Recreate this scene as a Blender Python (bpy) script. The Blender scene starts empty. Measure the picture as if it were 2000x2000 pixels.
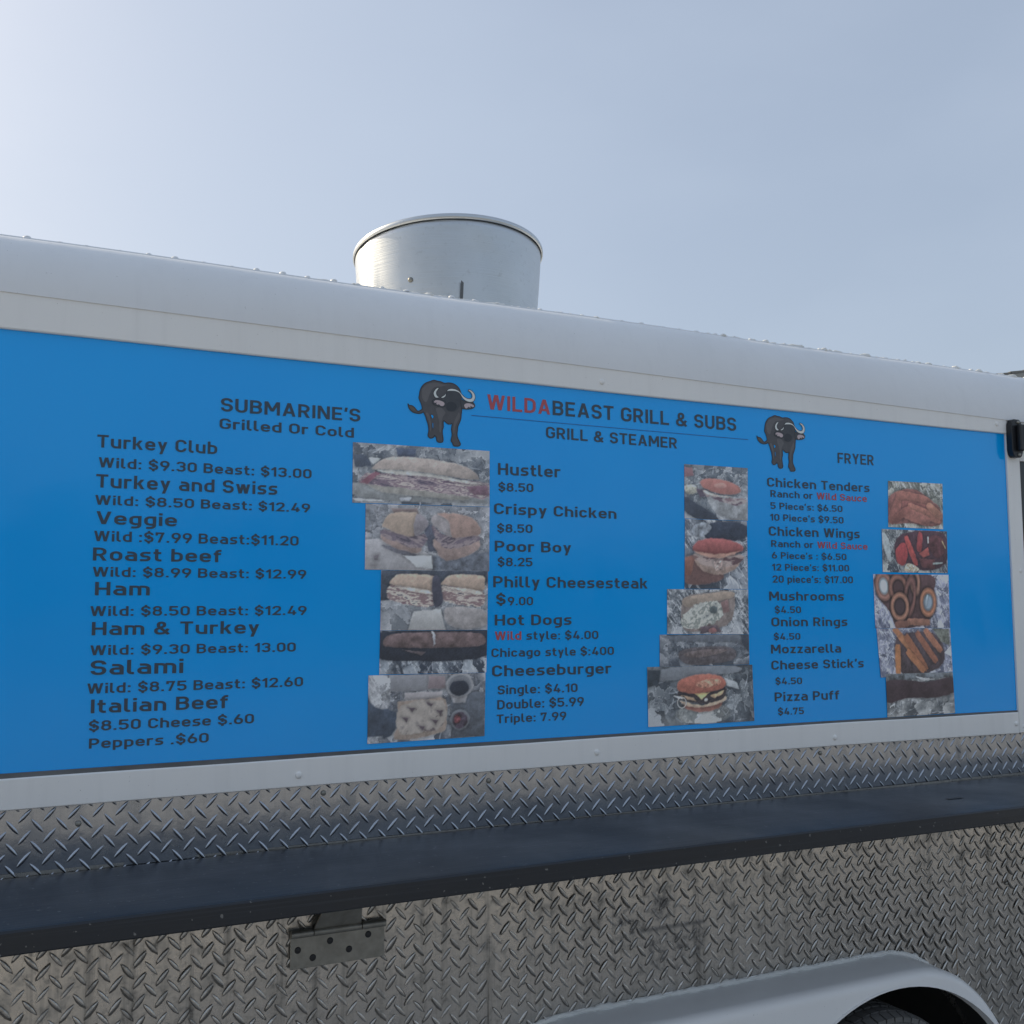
import bpy, bmesh, math, random
import numpy as np
from mathutils import Vector, Matrix
from mathutils.geometry import tessellate_polygon

scene = bpy.context.scene
C = scene.collection
R = math.radians

# ------------------------------------------------------------------ camera
cam_d = bpy.data.cameras.new("camera")
cam = bpy.data.objects.new("camera", cam_d)
C.objects.link(cam)
cam_d.sensor_fit = 'HORIZONTAL'
cam_d.sensor_width = 36.0
cam_d.lens = 36.0 * 2101.2 / 2000.0
cam_d.clip_start = 0.05
cam_d.clip_end = 3000
_yaw, _pitch, _roll = R(26.7037), R(5.3962), R(-0.164)
_f = Vector((math.sin(_yaw) * math.cos(_pitch), math.cos(_yaw) * math.cos(_pitch), math.sin(_pitch)))
_r0 = Vector((math.cos(_yaw), -math.sin(_yaw), 0))
_u0 = _r0.cross(_f)
_r = _r0 * math.cos(_roll) + _u0 * math.sin(_roll)
_u = _u0 * math.cos(_roll) - _r0 * math.sin(_roll)
cam.matrix_world = Matrix(((_r.x, _u.x, -_f.x, 0.0), (_r.y, _u.y, -_f.y, -2.4), (_r.z, _u.z, -_f.z, 1.7), (0, 0, 0, 1)))
scene.camera = cam

# ------------------------------------------------------------------ sky and sun (behind the trailer, to the left)
SUN_AZ, SUN_EL = R(-38), R(31)          # azimuth from +Y, negative = towards -X
world = bpy.data.worlds.new("World")
scene.world = world
world.use_nodes = True
wn = world.node_tree
wn.nodes.clear()
sky = wn.nodes.new('ShaderNodeTexSky')
sky.sky_type = 'NISHITA'
sky.sun_disc = False
sky.sun_elevation = SUN_EL
sky.sun_rotation = SUN_AZ
sky.air_density = 1.0
sky.dust_density = 4.2
sky.ozone_density = 1.0
bg = wn.nodes.new('ShaderNodeBackground')
bg.inputs['Strength'].default_value = 0.118
wo = wn.nodes.new('ShaderNodeOutputWorld')
# thin even veil of high cloud over the whole sky
wtc = wn.nodes.new('ShaderNodeTexCoord')
wmap = wn.nodes.new('ShaderNodeMapping'); wmap.inputs['Scale'].default_value = (1.0, 1.0, 2.2)
wnz = wn.nodes.new('ShaderNodeTexNoise'); wnz.inputs['Scale'].default_value = 2.3; wnz.inputs['Detail'].default_value = 5; wnz.inputs['Roughness'].default_value = 0.5
wrp = wn.nodes.new('ShaderNodeMapRange'); wrp.inputs['From Min'].default_value = 0.3; wrp.inputs['From Max'].default_value = 0.7
wrp.inputs['To Min'].default_value = 0.50; wrp.inputs['To Max'].default_value = 0.70
wmx = wn.nodes.new('ShaderNodeMix'); wmx.data_type = 'RGBA'; wmx.inputs[7].default_value = (3.8, 4.42, 5.35, 1)
wn.links.new(wtc.outputs['Generated'], wmap.inputs['Vector'])
wn.links.new(wmap.outputs[0], wnz.inputs['Vector'])
wn.links.new(wnz.outputs['Fac'], wrp.inputs['Value'])
wn.links.new(wrp.outputs[0], wmx.inputs[0])
wn.links.new(sky.outputs[0], wmx.inputs[6])
wn.links.new(wmx.outputs[2], bg.inputs['Color'])
wn.links.new(bg.outputs[0], wo.inputs['Surface'])

sun_d = bpy.data.lights.new("sun", 'SUN')
sun_d.energy = 3.2
sun_d.angle = R(0.6)
sun_d.color = (1.0, 0.85, 0.60)
sun = bpy.data.objects.new("sun", sun_d)
C.objects.link(sun)
_sd = Vector((math.sin(SUN_AZ) * math.cos(SUN_EL), math.cos(SUN_AZ) * math.cos(SUN_EL), math.sin(SUN_EL)))
sun.rotation_euler = _sd.to_track_quat('Z', 'Y').to_euler()
sun.location = _sd * 40

scene.view_settings.view_transform = 'Standard'
scene.view_settings.look = 'None'
scene.view_settings.gamma = 1.0
scene.view_settings.use_curve_mapping = False
scene.view_settings.exposure = 0.32

ZO = 0.10           # the wall heights below are measured from 0.10 m above the ground

# ------------------------------------------------------------------ helpers
def lin(c):
    c = np.asarray(c, float) / 255.0
    return np.where(c <= 0.04045, c / 12.92, ((c + 0.055) / 1.055) ** 2.4)

def mesh(name, verts, faces, mat, parent=None, smooth=False, mats=None, fmat=None, z=ZO):
    me = bpy.data.meshes.new(name)
    me.from_pydata([(v[0], v[1], v[2] + z) for v in verts], [], faces)
    for m in (mats or [mat]):
        me.materials.append(m)
    if fmat is not None:
        me.polygons.foreach_set('material_index', fmat)
    if smooth:
        me.polygons.foreach_set('use_smooth', [True] * len(me.polygons))
    me.update()
    o = bpy.data.objects.new(name, me)
    C.objects.link(o)
    if parent is not None:
        o.parent = parent
    return o

def tag(o, label=None, cat=None, group=None, kind=None):
    if label: o['label'] = label
    if cat: o['category'] = cat
    if group: o['group'] = group
    if kind: o['kind'] = kind
    return o

def box_geo(x0, x1, y0, y1, z0, z1):
    v = [(x0, y0, z0), (x1, y0, z0), (x1, y1, z0), (x0, y1, z0), (x0, y0, z1), (x1, y0, z1), (x1, y1, z1), (x0, y1, z1)]
    f = [(0, 3, 2, 1), (4, 5, 6, 7), (0, 1, 5, 4), (1, 2, 6, 5), (2, 3, 7, 6), (3, 0, 4, 7)]
    return v, f

def bevel_mod(o, w, seg=2):
    m = o.modifiers.new("bevel", 'BEVEL')
    m.width = w; m.segments = seg; m.limit_method = 'ANGLE'; m.angle_limit = R(35)
    for p in o.data.polygons: p.use_smooth = True
    n = o.modifiers.new("wn", 'WEIGHTED_NORMAL'); n.keep_sharp = True
    return o

def box(name, x0, x1, y0, y1, z0, z1, mat, parent, bev=0.0):
    v, f = box_geo(x0, x1, y0, y1, z0, z1)
    o = mesh(name, v, f, mat, parent)
    if bev: bevel_mod(o, bev)
    return o

def sweep_x(name, xs, prof, mat, parent, smooth=False, close=True, cap=True, dz=None):
    """profile [(y,z)] swept along X; dz(x, i) shifts profile point i vertically at x"""
    n = len(prof); V = []; F = []
    for x in xs:
        for i, (y, z) in enumerate(prof):
            V.append((x, y, z + (dz(x, i) if dz else 0)))
    m = n if close else n - 1
    for a in range(len(xs) - 1):
        for i in range(m):
            j = (i + 1) % n
            F.append((a * n + i, a * n + j, (a + 1) * n + j, (a + 1) * n + i))
    if close and cap:
        F.append(tuple(range(n - 1, -1, -1)))
        F.append(tuple((len(xs) - 1) * n + i for i in range(n)))
    return mesh(name, V, F, mat, parent, smooth)

def grow(a, b, n):
    return [a + (b - a) * i / (n - 1) for i in range(n)]

def bow(x):           # the wall's long lower parts are not dead straight
    return 0.0065 * max(-1.0, 1 - ((x - 1.55) / 1.5) ** 2) if -1.2 < x < 4.4 else -0.0065

# ------------------------------------------------------------------ materials
class NT:
    def __init__(s, name):
        s.m = bpy.data.materials.new(name); s.m.use_nodes = True
        s.t = s.m.node_tree; s.n = s.t.nodes; s.l = s.t.links
        s.b = s.n['Principled BSDF']
    def new(s, t, **k):
        n = s.n.new(t)
        for a, v in k.items(): setattr(n, a, v)
        return n
    def link(s, a, b): s.l.new(a, b)
    def coord(s, sc=(1, 1, 1)):
        tc = s.new('ShaderNodeTexCoord'); mp = s.new('ShaderNodeMapping')
        mp.inputs['Scale'].default_value = sc
        s.link(tc.outputs['Object'], mp.inputs['Vector'])
        return mp.outputs[0]
    def noise(s, vec, scale, detail=4, rough=0.55, dist=0.0):
        n = s.new('ShaderNodeTexNoise')
        n.inputs['Scale'].default_value = scale; n.inputs['Detail'].default_value = detail
        n.inputs['Roughness'].default_value = rough; n.inputs['Distortion'].default_value = dist
        s.link(vec, n.inputs['Vector'])
        return n.outputs['Fac']
    def ramp(s, fac, stops):
        r = s.new('ShaderNodeValToRGB'); e = r.color_ramp.elements
        while len(e) < len(stops): e.new(0.5)
        for q, (p, c) in zip(e, stops):
            q.position = p; q.color = (c, c, c, 1) if isinstance(c, (int, float)) else (*c, 1)
        s.link(fac, r.inputs[0])
        return r.outputs[0]
    def mix(s, fac, a, b, mode='MIX'):
        m = s.new('ShaderNodeMix', data_type='RGBA', blend_type=mode)
        for sock, v in ((m.inputs[0], fac), (m.inputs[6], a), (m.inputs[7], b)):
            if hasattr(v, 'is_linked'): s.link(v, sock)
            elif isinstance(v, (int, float)): sock.default_value = v
            else: sock.default_value = (*v, 1)
        return m.outputs[2]
    def bump(s, h, strength, dist=0.001, normal=None):
        b = s.new('ShaderNodeBump'); b.inputs['Strength'].default_value = strength; b.inputs['Distance'].default_value = dist
        s.link(h, b.inputs['Height'])
        if normal is not None: s.link(normal, b.inputs['Normal'])
        s.link(b.outputs[0], s.b.inputs['Normal'])
        return b.outputs[0]
    def set(s, **k):
        for a, v in k.items():
            i = s.b.inputs[a.replace('_', ' ')]
            if hasattr(v, 'is_linked'): s.link(v, i)
            else: i.default_value = (*v, 1) if isinstance(v, tuple) else v
        return s

def mat_white(name, base=(0.80, 0.80, 0.78), rough=0.42, streak=1.0, bump=0.25):
    t = NT(name); v = t.coord()
    broad = t.noise(v, 2.3, 4); fine = t.noise(v, 38, 5)
    vs = t.coord((14, 14, 0.9)); drip = t.noise(vs, 2.0, 5, 0.65)
    c = t.mix(t.ramp(drip, [(0.50, 0.0), (0.78, 0.30 * streak)]), base, tuple(b * 0.72 for b in base))
    c = t.mix(t.ramp(broad, [(0.35, 0.0), (0.75, 0.35)]), c, tuple(b * 0.88 for b in base))
    spk = t.noise(t.coord(), 210, 2)
    c = t.mix(t.ramp(spk, [(0.735, 0.0), (0.775, 0.55)]), c, (0.12, 0.11, 0.10))
    t.set(Base_Color=c, Roughness=t.ramp(fine, [(0.3, rough - 0.08), (0.7, rough + 0.12)]))
    t.bump(t.noise(t.coord(), 9, 4), bump, 0.004)
    return t.m

M = {}
M['white'] = mat_white('white_paint')
M['white_cove'] = mat_white('white_cove_paint', (0.78, 0.80, 0.82), 0.40, 0.5, 0.5)
M['white_trim'] = mat_white('white_trim_paint', (0.86, 0.86, 0.845), 0.50, 0.8, 0.15)
M['fender'] = mat_white('fender_white', (0.86, 0.86, 0.85), 0.36, 0.2, 0.2)
M['caulk'] = mat_white('white_caulk', (0.80, 0.80, 0.77), 0.6, 0.3, 0.6)

def mat_panel():
    t = NT('blue_vinyl'); v = t.coord()
    n = t.noise(v, 1.6, 3); f = t.noise(v, 60, 3)
    c = t.mix(t.ramp(n, [(0.3, 0.0), (0.7, 1.0)]), (0.0, 0.385, 0.97), (0.0, 0.41, 0.99))
    sm = t.noise(t.coord((1, 1, 0.5)), 5.0, 6, 0.6, 0.6)
    t.set(Base_Color=c, Roughness=t.ramp(sm, [(0.35, 0.10), (0.75, 0.22)]))
    t.b.inputs['Specular IOR Level'].default_value = 0.5
    t.bump(t.noise(t.coord((1, 1, 1.4)), 3.2, 2), 0.35, 0.004)
    return t.m
M['panel'] = mat_panel()

def mat_flat(name, col, rough=0.35, bump=0.0, spec=0.5, metal=0.0, var=0.12, vs=12):
    t = NT(name); v = t.coord()
    n = t.noise(v, vs, 5)
    t.set(Base_Color=t.mix(n, tuple(max(0, c * (1 - var)) for c in col), tuple(min(1, c * (1 + var)) for c in col)), Roughness=rough, Metallic=metal)
    t.b.inputs['Specular IOR Level'].default_value = spec
    if bump: t.bump(t.noise(v, vs * 6, 4), bump, 0.001)
    return t.m
M['ink'] = mat_flat('black_ink', (0.036, 0.066, 0.100), 0.30)  # lightened and blued: veiling glare put into the ink colour
M['ink_red'] = mat_flat('red_ink', (0.46, 0.085, 0.10), 0.30)
M['rule'] = mat_flat('dark_blue_ink', (0.01, 0.14, 0.42), 0.30)
M['emb_dark'] = mat_flat('emblem_outline_ink', (0.032, 0.036, 0.046), 0.3)
M['emb_body'] = mat_flat('emblem_body_ink', (0.088, 0.086, 0.094), 0.3, var=0.25, vs=60)  # body grey raised to carry the veiling glare in its colour
M['emb_lite'] = mat_flat('emblem_highlight_ink', (0.135, 0.130, 0.136), 0.3, var=0.2, vs=60)
M['emb_head'] = mat_flat('emblem_head_ink', (0.058, 0.062, 0.072), 0.3, var=0.3, vs=60)
M['emb_horn'] = mat_flat('emblem_horn_ink', (0.74, 0.78, 0.76), 0.3)
M['emb_ear'] = mat_flat('emblem_ear_ink', (0.56, 0.46, 0.48), 0.3)
M['emb_tuft'] = mat_flat('emblem_tail_ink', (0.12, 0.105, 0.075), 0.3)

def mat_photo():
    t = NT('printed_photo')
    a = t.new('ShaderNodeAttribute'); a.attribute_name = 'print'
    n = t.noise(t.coord(), 240, 3)
    t.set(Base_Color=t.mix(0.06, a.outputs['Color'], n, 'OVERLAY'), Roughness=0.30)
    return t.m
M['photo'] = mat_photo()

def mat_plate(name, dirt, rough, cols, dark_marks=False):
    t = NT(name); v = t.coord()
    n1 = t.noise(v, 5.5, 6, 0.6); n2 = t.noise(v, 52, 6, 0.65); n3 = t.noise(v, 17, 5, 0.6)
    drip = t.noise(t.coord((26, 26, 1.1)), 1.0, 5, 0.65)
    base = t.mix(n2, cols[0], cols[1])
    r = t.ramp(n3, [(0.25, rough - 0.06), (0.75, rough + 0.10)])
    g1 = t.ramp(n2, [(0.52, 0.0), (0.70, dirt * 0.7)]); g2 = t.ramp(drip, [(0.52, 0.0), (0.70, dirt)]); g3 = t.ramp(n3, [(0.52, 0.0), (0.70, dirt * 0.7)])
    grime = t.mix(1.0, t.mix(1.0, g1, g2, 'ADD'), g3, 'ADD')
    c = t.mix(grime, base, (0.13, 0.12, 0.105))
    rr = t.mix(grime, r, (0.62, 0.62, 0.62)); mm = t.mix(grime, (1, 1, 1), (0.65, 0.65, 0.65))
    if dark_marks:                                   # one dark smear with a straight dark line under it
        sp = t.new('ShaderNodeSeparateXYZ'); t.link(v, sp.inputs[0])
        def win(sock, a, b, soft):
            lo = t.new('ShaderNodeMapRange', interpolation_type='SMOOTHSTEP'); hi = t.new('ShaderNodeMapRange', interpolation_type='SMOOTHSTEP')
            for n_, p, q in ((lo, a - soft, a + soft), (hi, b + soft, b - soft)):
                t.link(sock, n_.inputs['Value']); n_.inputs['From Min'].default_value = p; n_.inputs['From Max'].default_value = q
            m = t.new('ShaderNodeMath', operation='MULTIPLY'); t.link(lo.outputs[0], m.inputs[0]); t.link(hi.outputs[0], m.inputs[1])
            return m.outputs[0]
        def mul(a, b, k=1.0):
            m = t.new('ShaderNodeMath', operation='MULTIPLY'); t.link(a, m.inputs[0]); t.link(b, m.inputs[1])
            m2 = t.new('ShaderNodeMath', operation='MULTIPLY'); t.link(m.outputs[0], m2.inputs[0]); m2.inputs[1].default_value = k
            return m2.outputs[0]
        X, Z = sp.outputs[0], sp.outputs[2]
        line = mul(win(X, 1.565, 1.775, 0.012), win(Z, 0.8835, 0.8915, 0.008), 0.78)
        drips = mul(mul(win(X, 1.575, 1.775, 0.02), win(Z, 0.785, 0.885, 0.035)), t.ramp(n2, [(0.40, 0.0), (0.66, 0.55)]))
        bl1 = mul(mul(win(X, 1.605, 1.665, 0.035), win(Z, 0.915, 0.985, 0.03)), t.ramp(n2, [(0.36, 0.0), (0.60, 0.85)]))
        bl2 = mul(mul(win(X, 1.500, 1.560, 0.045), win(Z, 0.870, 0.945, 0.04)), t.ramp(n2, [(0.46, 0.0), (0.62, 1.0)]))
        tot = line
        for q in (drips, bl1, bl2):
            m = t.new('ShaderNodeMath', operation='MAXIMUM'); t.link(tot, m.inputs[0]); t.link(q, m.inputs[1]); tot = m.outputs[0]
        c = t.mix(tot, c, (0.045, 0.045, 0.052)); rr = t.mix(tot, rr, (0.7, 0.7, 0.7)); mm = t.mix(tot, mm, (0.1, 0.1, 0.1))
    t.set(Base_Color=c, Roughness=rr, Metallic=mm)
    t.bump(n1, 0.5, 0.004)
    return t.m
M['plate_up'] = mat_plate('tread_plate_clean', 0.16, 0.19, ((0.33, 0.355, 0.40), (0.46, 0.485, 0.53)))
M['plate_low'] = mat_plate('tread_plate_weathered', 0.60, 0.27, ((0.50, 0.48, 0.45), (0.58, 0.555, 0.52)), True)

def mat_shelf():
    t = NT('black_shelf_paint')
    g = t.noise(t.coord((1.2, 26, 26)), 3.0, 6, 0.6)
    n = t.noise(t.coord(), 4, 4)
    sp = t.noise(t.coord(), 95, 2)
    c = t.mix(g, (0.008, 0.012, 0.018), (0.016, 0.021, 0.029))
    g2 = t.noise(t.coord((0.5, 60, 60)), 2.0, 4, 0.7)
    c = t.mix(t.ramp(g2, [(0.55, 0.0), (0.75, 0.8)]), c, (0.035, 0.044, 0.056))
    c = t.mix(t.ramp(sp, [(0.705, 0.0), (0.73, 0.6)]), c, (0.24, 0.24, 0.23))
    t.set(Base_Color=c, Roughness=t.ramp(n, [(0.3, 0.30), (0.7, 0.46)]))
    t.bump(g, 0.35, 0.0015)
    return t.m
M['shelf'] = mat_shelf()
M['grime'] = mat_flat('grime_shade_ring', (0.12, 0.112, 0.10), 0.75, 0.3, var=0.6, vs=90)

def mat_galv():
    t = NT('galvanised_steel'); v = t.coord((1, 1, 1))
    br = t.noise(t.coord((3, 3, 160)), 2.0, 4, 0.6); n = t.noise(v, 7, 5)
    sp = t.noise(v, 70, 3)
    c = t.mix(n, (0.50, 0.525, 0.545), (0.66, 0.68, 0.69))
    c = t.mix(t.ramp(sp, [(0.60, 0.0), (0.75, 0.3)]), c, (0.35, 0.35, 0.34))
    t.set(Base_Color=c, Metallic=1.0, Roughness=t.ramp(br, [(0.25, 0.27), (0.75, 0.42)]))
    t.bump(t.mix(0.5, br, n), 0.40, 0.003)
    return t.m
M['galv'] = mat_galv()
M['steel'] = mat_flat('zinc_steel', (0.29, 0.285, 0.26), 0.48, 0.3, metal=0.8, var=0.4, vs=40)
M['steel_dark'] = mat_flat('dark_oiled_steel', (0.035, 0.036, 0.040), 0.45, metal=0.6, var=0.4)
M['lip'] = mat_flat('raw_metal_lip', (0.13, 0.14, 0.15), 0.5, metal=0.5, var=0.6, vs=9)
M['black'] = mat_flat('black_powder_coat', (0.014, 0.015, 0.018), 0.4, 0.2)
M['glass'] = mat_flat('dark_window_glass', (0.012, 0.014, 0.017), 0.06)
M['rubber'] = mat_flat('tyre_rubber', (0.12, 0.117, 0.112), 0.75, 0.4, var=0.35, vs=20)
M['well'] = mat_flat('wheel_well_undercoat', (0.012, 0.012, 0.012), 0.9, 0.3)
M['hole'] = mat_flat('screw_recess', (0.03, 0.03, 0.035), 0.5, metal=0.5)
M['sealant'] = mat_white('roof_sealant', (0.76, 0.76, 0.73), 0.55, 0.3, 0.8)
M['roofsheet'] = mat_white('roof_sheet_white', (0.72, 0.72, 0.70), 0.5, 0.3, 0.3)

# printed menu: text, left x, baseline z, right x, right baseline z, cap height (metres on the wall)
TEXTS = [
    ("SUBMARINE'S", 0.4827, 2.0502, 0.8069, 2.0515, 0.0304),
    ('Grilled Or Cold', 0.4808, 2.0110, 0.7917, 2.0125, 0.0232),
    ('Turkey Club', 0.2277, 1.9519, 0.4769, 1.9530, 0.0271),
    ('Wild: $9.30 Beast: $13.00', 0.2315, 1.9098, 0.6912, 1.9104, 0.0213),
    ('Turkey and Swiss', 0.2282, 1.8668, 0.6126, 1.8688, 0.0282),
    ('Wild: $8.50 Beast: $12.49', 0.2271, 1.8305, 0.6890, 1.8321, 0.0201),
    ('Veggie', 0.2306, 1.7898, 0.3946, 1.7900, 0.0268),
    ('Wild :$7.99 Beast:$11.20', 0.2274, 1.7536, 0.6635, 1.7552, 0.0217),
    ('Roast beef', 0.2268, 1.7130, 0.4912, 1.7143, 0.0272),
    ('Wild: $8.99 Beast: $12.99', 0.2272, 1.6795, 0.6824, 1.6803, 0.0202),
    ('Ham', 0.2331, 1.6405, 0.3426, 1.6410, 0.0278),
    ('Wild: $8.50 Beast: $12.49', 0.2249, 1.5976, 0.6844, 1.5985, 0.0204),
    ('Ham & Turkey', 0.2295, 1.5578, 0.5776, 1.5581, 0.0273),
    ('Wild: $9.30 Beast: 13.00', 0.2275, 1.5166, 0.6608, 1.5166, 0.0203),
    ('Salami', 0.2297, 1.4758, 0.4158, 1.4753, 0.0300),
    ('Wild: $8.75 Beast: $12.60', 0.2241, 1.4379, 0.6788, 1.4388, 0.0208),
    ('Italian Beef', 0.2328, 1.3977, 0.5127, 1.3972, 0.0279),
    ('$8.50 Cheese $.60', 0.2302, 1.3616, 0.5698, 1.3617, 0.0207),
    ('Peppers .$60', 0.2314, 1.3261, 0.4729, 1.3257, 0.0203),
    ('*WILDA*BEAST GRILL & SUBS', 1.1379, 2.1096, 1.9168, 2.1115, 0.0377),
    ('GRILL & STEAMER', 1.3053, 2.0489, 1.7133, 2.0482, 0.0294),
    ('Hustler', 1.1681, 1.9461, 1.3466, 1.9484, 0.0292),
    ('$8.50', 1.1693, 1.9044, 1.2677, 1.9069, 0.0216),
    ('Crispy Chicken', 1.1569, 1.8473, 1.5150, 1.8480, 0.0267),
    ('$8.50', 1.1658, 1.8013, 1.2646, 1.8029, 0.0211),
    ('Poor Boy', 1.1588, 1.7539, 1.3773, 1.7552, 0.0265),
    ('$8.25', 1.1669, 1.7173, 1.2642, 1.7185, 0.0214),
    ('Philly Cheesesteak', 1.1546, 1.6650, 1.6100, 1.6653, 0.0275),
    ('$', 1.1626, 1.6223, 1.1884, 1.6223, 0.0263),
    ('9.00', 1.1946, 1.6205, 1.2654, 1.6209, 0.0209),
    ('Hot Dogs', 1.1585, 1.5713, 1.3760, 1.5712, 0.0262),
    ('*Wild* style: $4.00', 1.1584, 1.5353, 1.4556, 1.5344, 0.0210),
    ('Chicago style $:400', 1.1495, 1.4939, 1.5023, 1.4928, 0.0210),
    ('Cheeseburger', 1.1510, 1.4466, 1.4935, 1.4452, 0.0267),
    ('Single: $4.10', 1.1663, 1.4029, 1.3923, 1.4012, 0.0216),
    ('Double: $5.99', 1.1651, 1.3667, 1.4103, 1.3658, 0.0223),
    ('Triple: 7.99', 1.1634, 1.3331, 1.3587, 1.3327, 0.0208),
    ('FRYER', 2.2926, 2.0437, 2.4376, 2.0451, 0.0311),
    ('Chicken Tenders', 2.0230, 1.9597, 2.4159, 1.9619, 0.0260),
    ('Ranch or *Wild Sauce*', 2.0345, 1.9302, 2.4038, 1.9320, 0.0199),
    ("5 Piece's: $6.50", 2.0334, 1.8959, 2.3052, 1.8972, 0.0190),
    ("10 Piece's $9.50", 2.0309, 1.8624, 2.3079, 1.8630, 0.0194),
    ('Chicken Wings', 2.0247, 1.8190, 2.3701, 1.8210, 0.0265),
    ('Ranch or *Wild Sauce*', 2.0323, 1.7871, 2.3999, 1.7876, 0.0193),
    ("6 Piece's : $6.50", 2.0336, 1.7539, 2.3148, 1.7546, 0.0189),
    ("12 Piece's: $11.00", 2.0335, 1.7200, 2.3238, 1.7214, 0.0192),
    ("20 piece's: $17.00", 2.0338, 1.6855, 2.3374, 1.6867, 0.0203),
    ('Mushrooms', 2.0202, 1.6348, 2.2994, 1.6352, 0.0254),
    ('$4.50', 2.0391, 1.5993, 2.1352, 1.5991, 0.0194),
    ('Onion Rings', 2.0259, 1.5621, 2.3102, 1.5610, 0.0253),
    ('$4.50', 2.0333, 1.5241, 2.1300, 1.5236, 0.0186),
    ('Mozzarella', 2.0220, 1.4861, 2.2828, 1.4842, 0.0248),
    ("Cheese Stick's", 2.0220, 1.4410, 2.3689, 1.4391, 0.0251),
    ('$4.50', 2.0349, 1.3993, 2.1318, 1.3977, 0.0188),
    ('Pizza Puff', 2.0310, 1.3523, 2.2700, 1.3496, 0.0253),
    ('$4.75', 2.0416, 1.3144, 2.1355, 1.3129, 0.0191),
]
PHOTOS = {
    'turkey_club': [(0.7894, 2.0017), (1.1443, 2.0039), (1.1442, 1.8642), (0.7896, 1.8592)],
    'turkey_swiss': [(0.8221, 1.8580), (1.1442, 1.8631), (1.1429, 1.7042), (0.8217, 1.7034)],
    'veggie': [(0.8619, 1.7024), (1.1396, 1.7052), (1.1376, 1.5606), (0.8607, 1.5617)],
    'roast': [(0.8607, 1.5608), (1.1376, 1.5598), (1.1348, 1.4571), (0.8592, 1.4599)],
    'italian': [(0.8329, 1.4583), (1.1326, 1.4565), (1.1298, 1.3047), (0.8318, 1.3021)],
    'hustler': [(1.7355, 2.0068), (1.9539, 2.0081), (1.9495, 1.8582), (1.7332, 1.8573)],
    'crispy': [(1.7342, 1.8561), (1.9468, 1.8568), (1.9449, 1.6667), (1.7291, 1.6658)],
    'philly': [(1.6718, 1.6642), (1.9449, 1.6654), (1.9438, 1.5412), (1.6695, 1.5446)],
    'hotdog': [(1.6456, 1.5429), (1.9438, 1.5404), (1.9429, 1.4576), (1.6440, 1.4583)],
    'cheeseburger': [(1.6040, 1.4585), (1.9532, 1.4565), (1.9559, 1.3024), (1.6050, 1.3029)],
    'tenders': [(2.4927, 2.0006), (2.7252, 2.0033), (2.7200, 1.8598), (2.4870, 1.8591)],
    'wings': [(2.4594, 1.8521), (2.7365, 1.8533), (2.7325, 1.7221), (2.4575, 1.7218)],
    'rings': [(2.4179, 1.7148), (2.7351, 1.7171), (2.7326, 1.5521), (2.4195, 1.5535)],
    'sticks': [(2.4238, 1.5527), (2.7325, 1.5512), (2.7363, 1.4170), (2.4345, 1.4073)],
    'puff': [(2.4548, 1.4173), (2.7362, 1.4153), (2.7393, 1.2897), (2.4556, 1.2895)],
}
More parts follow.
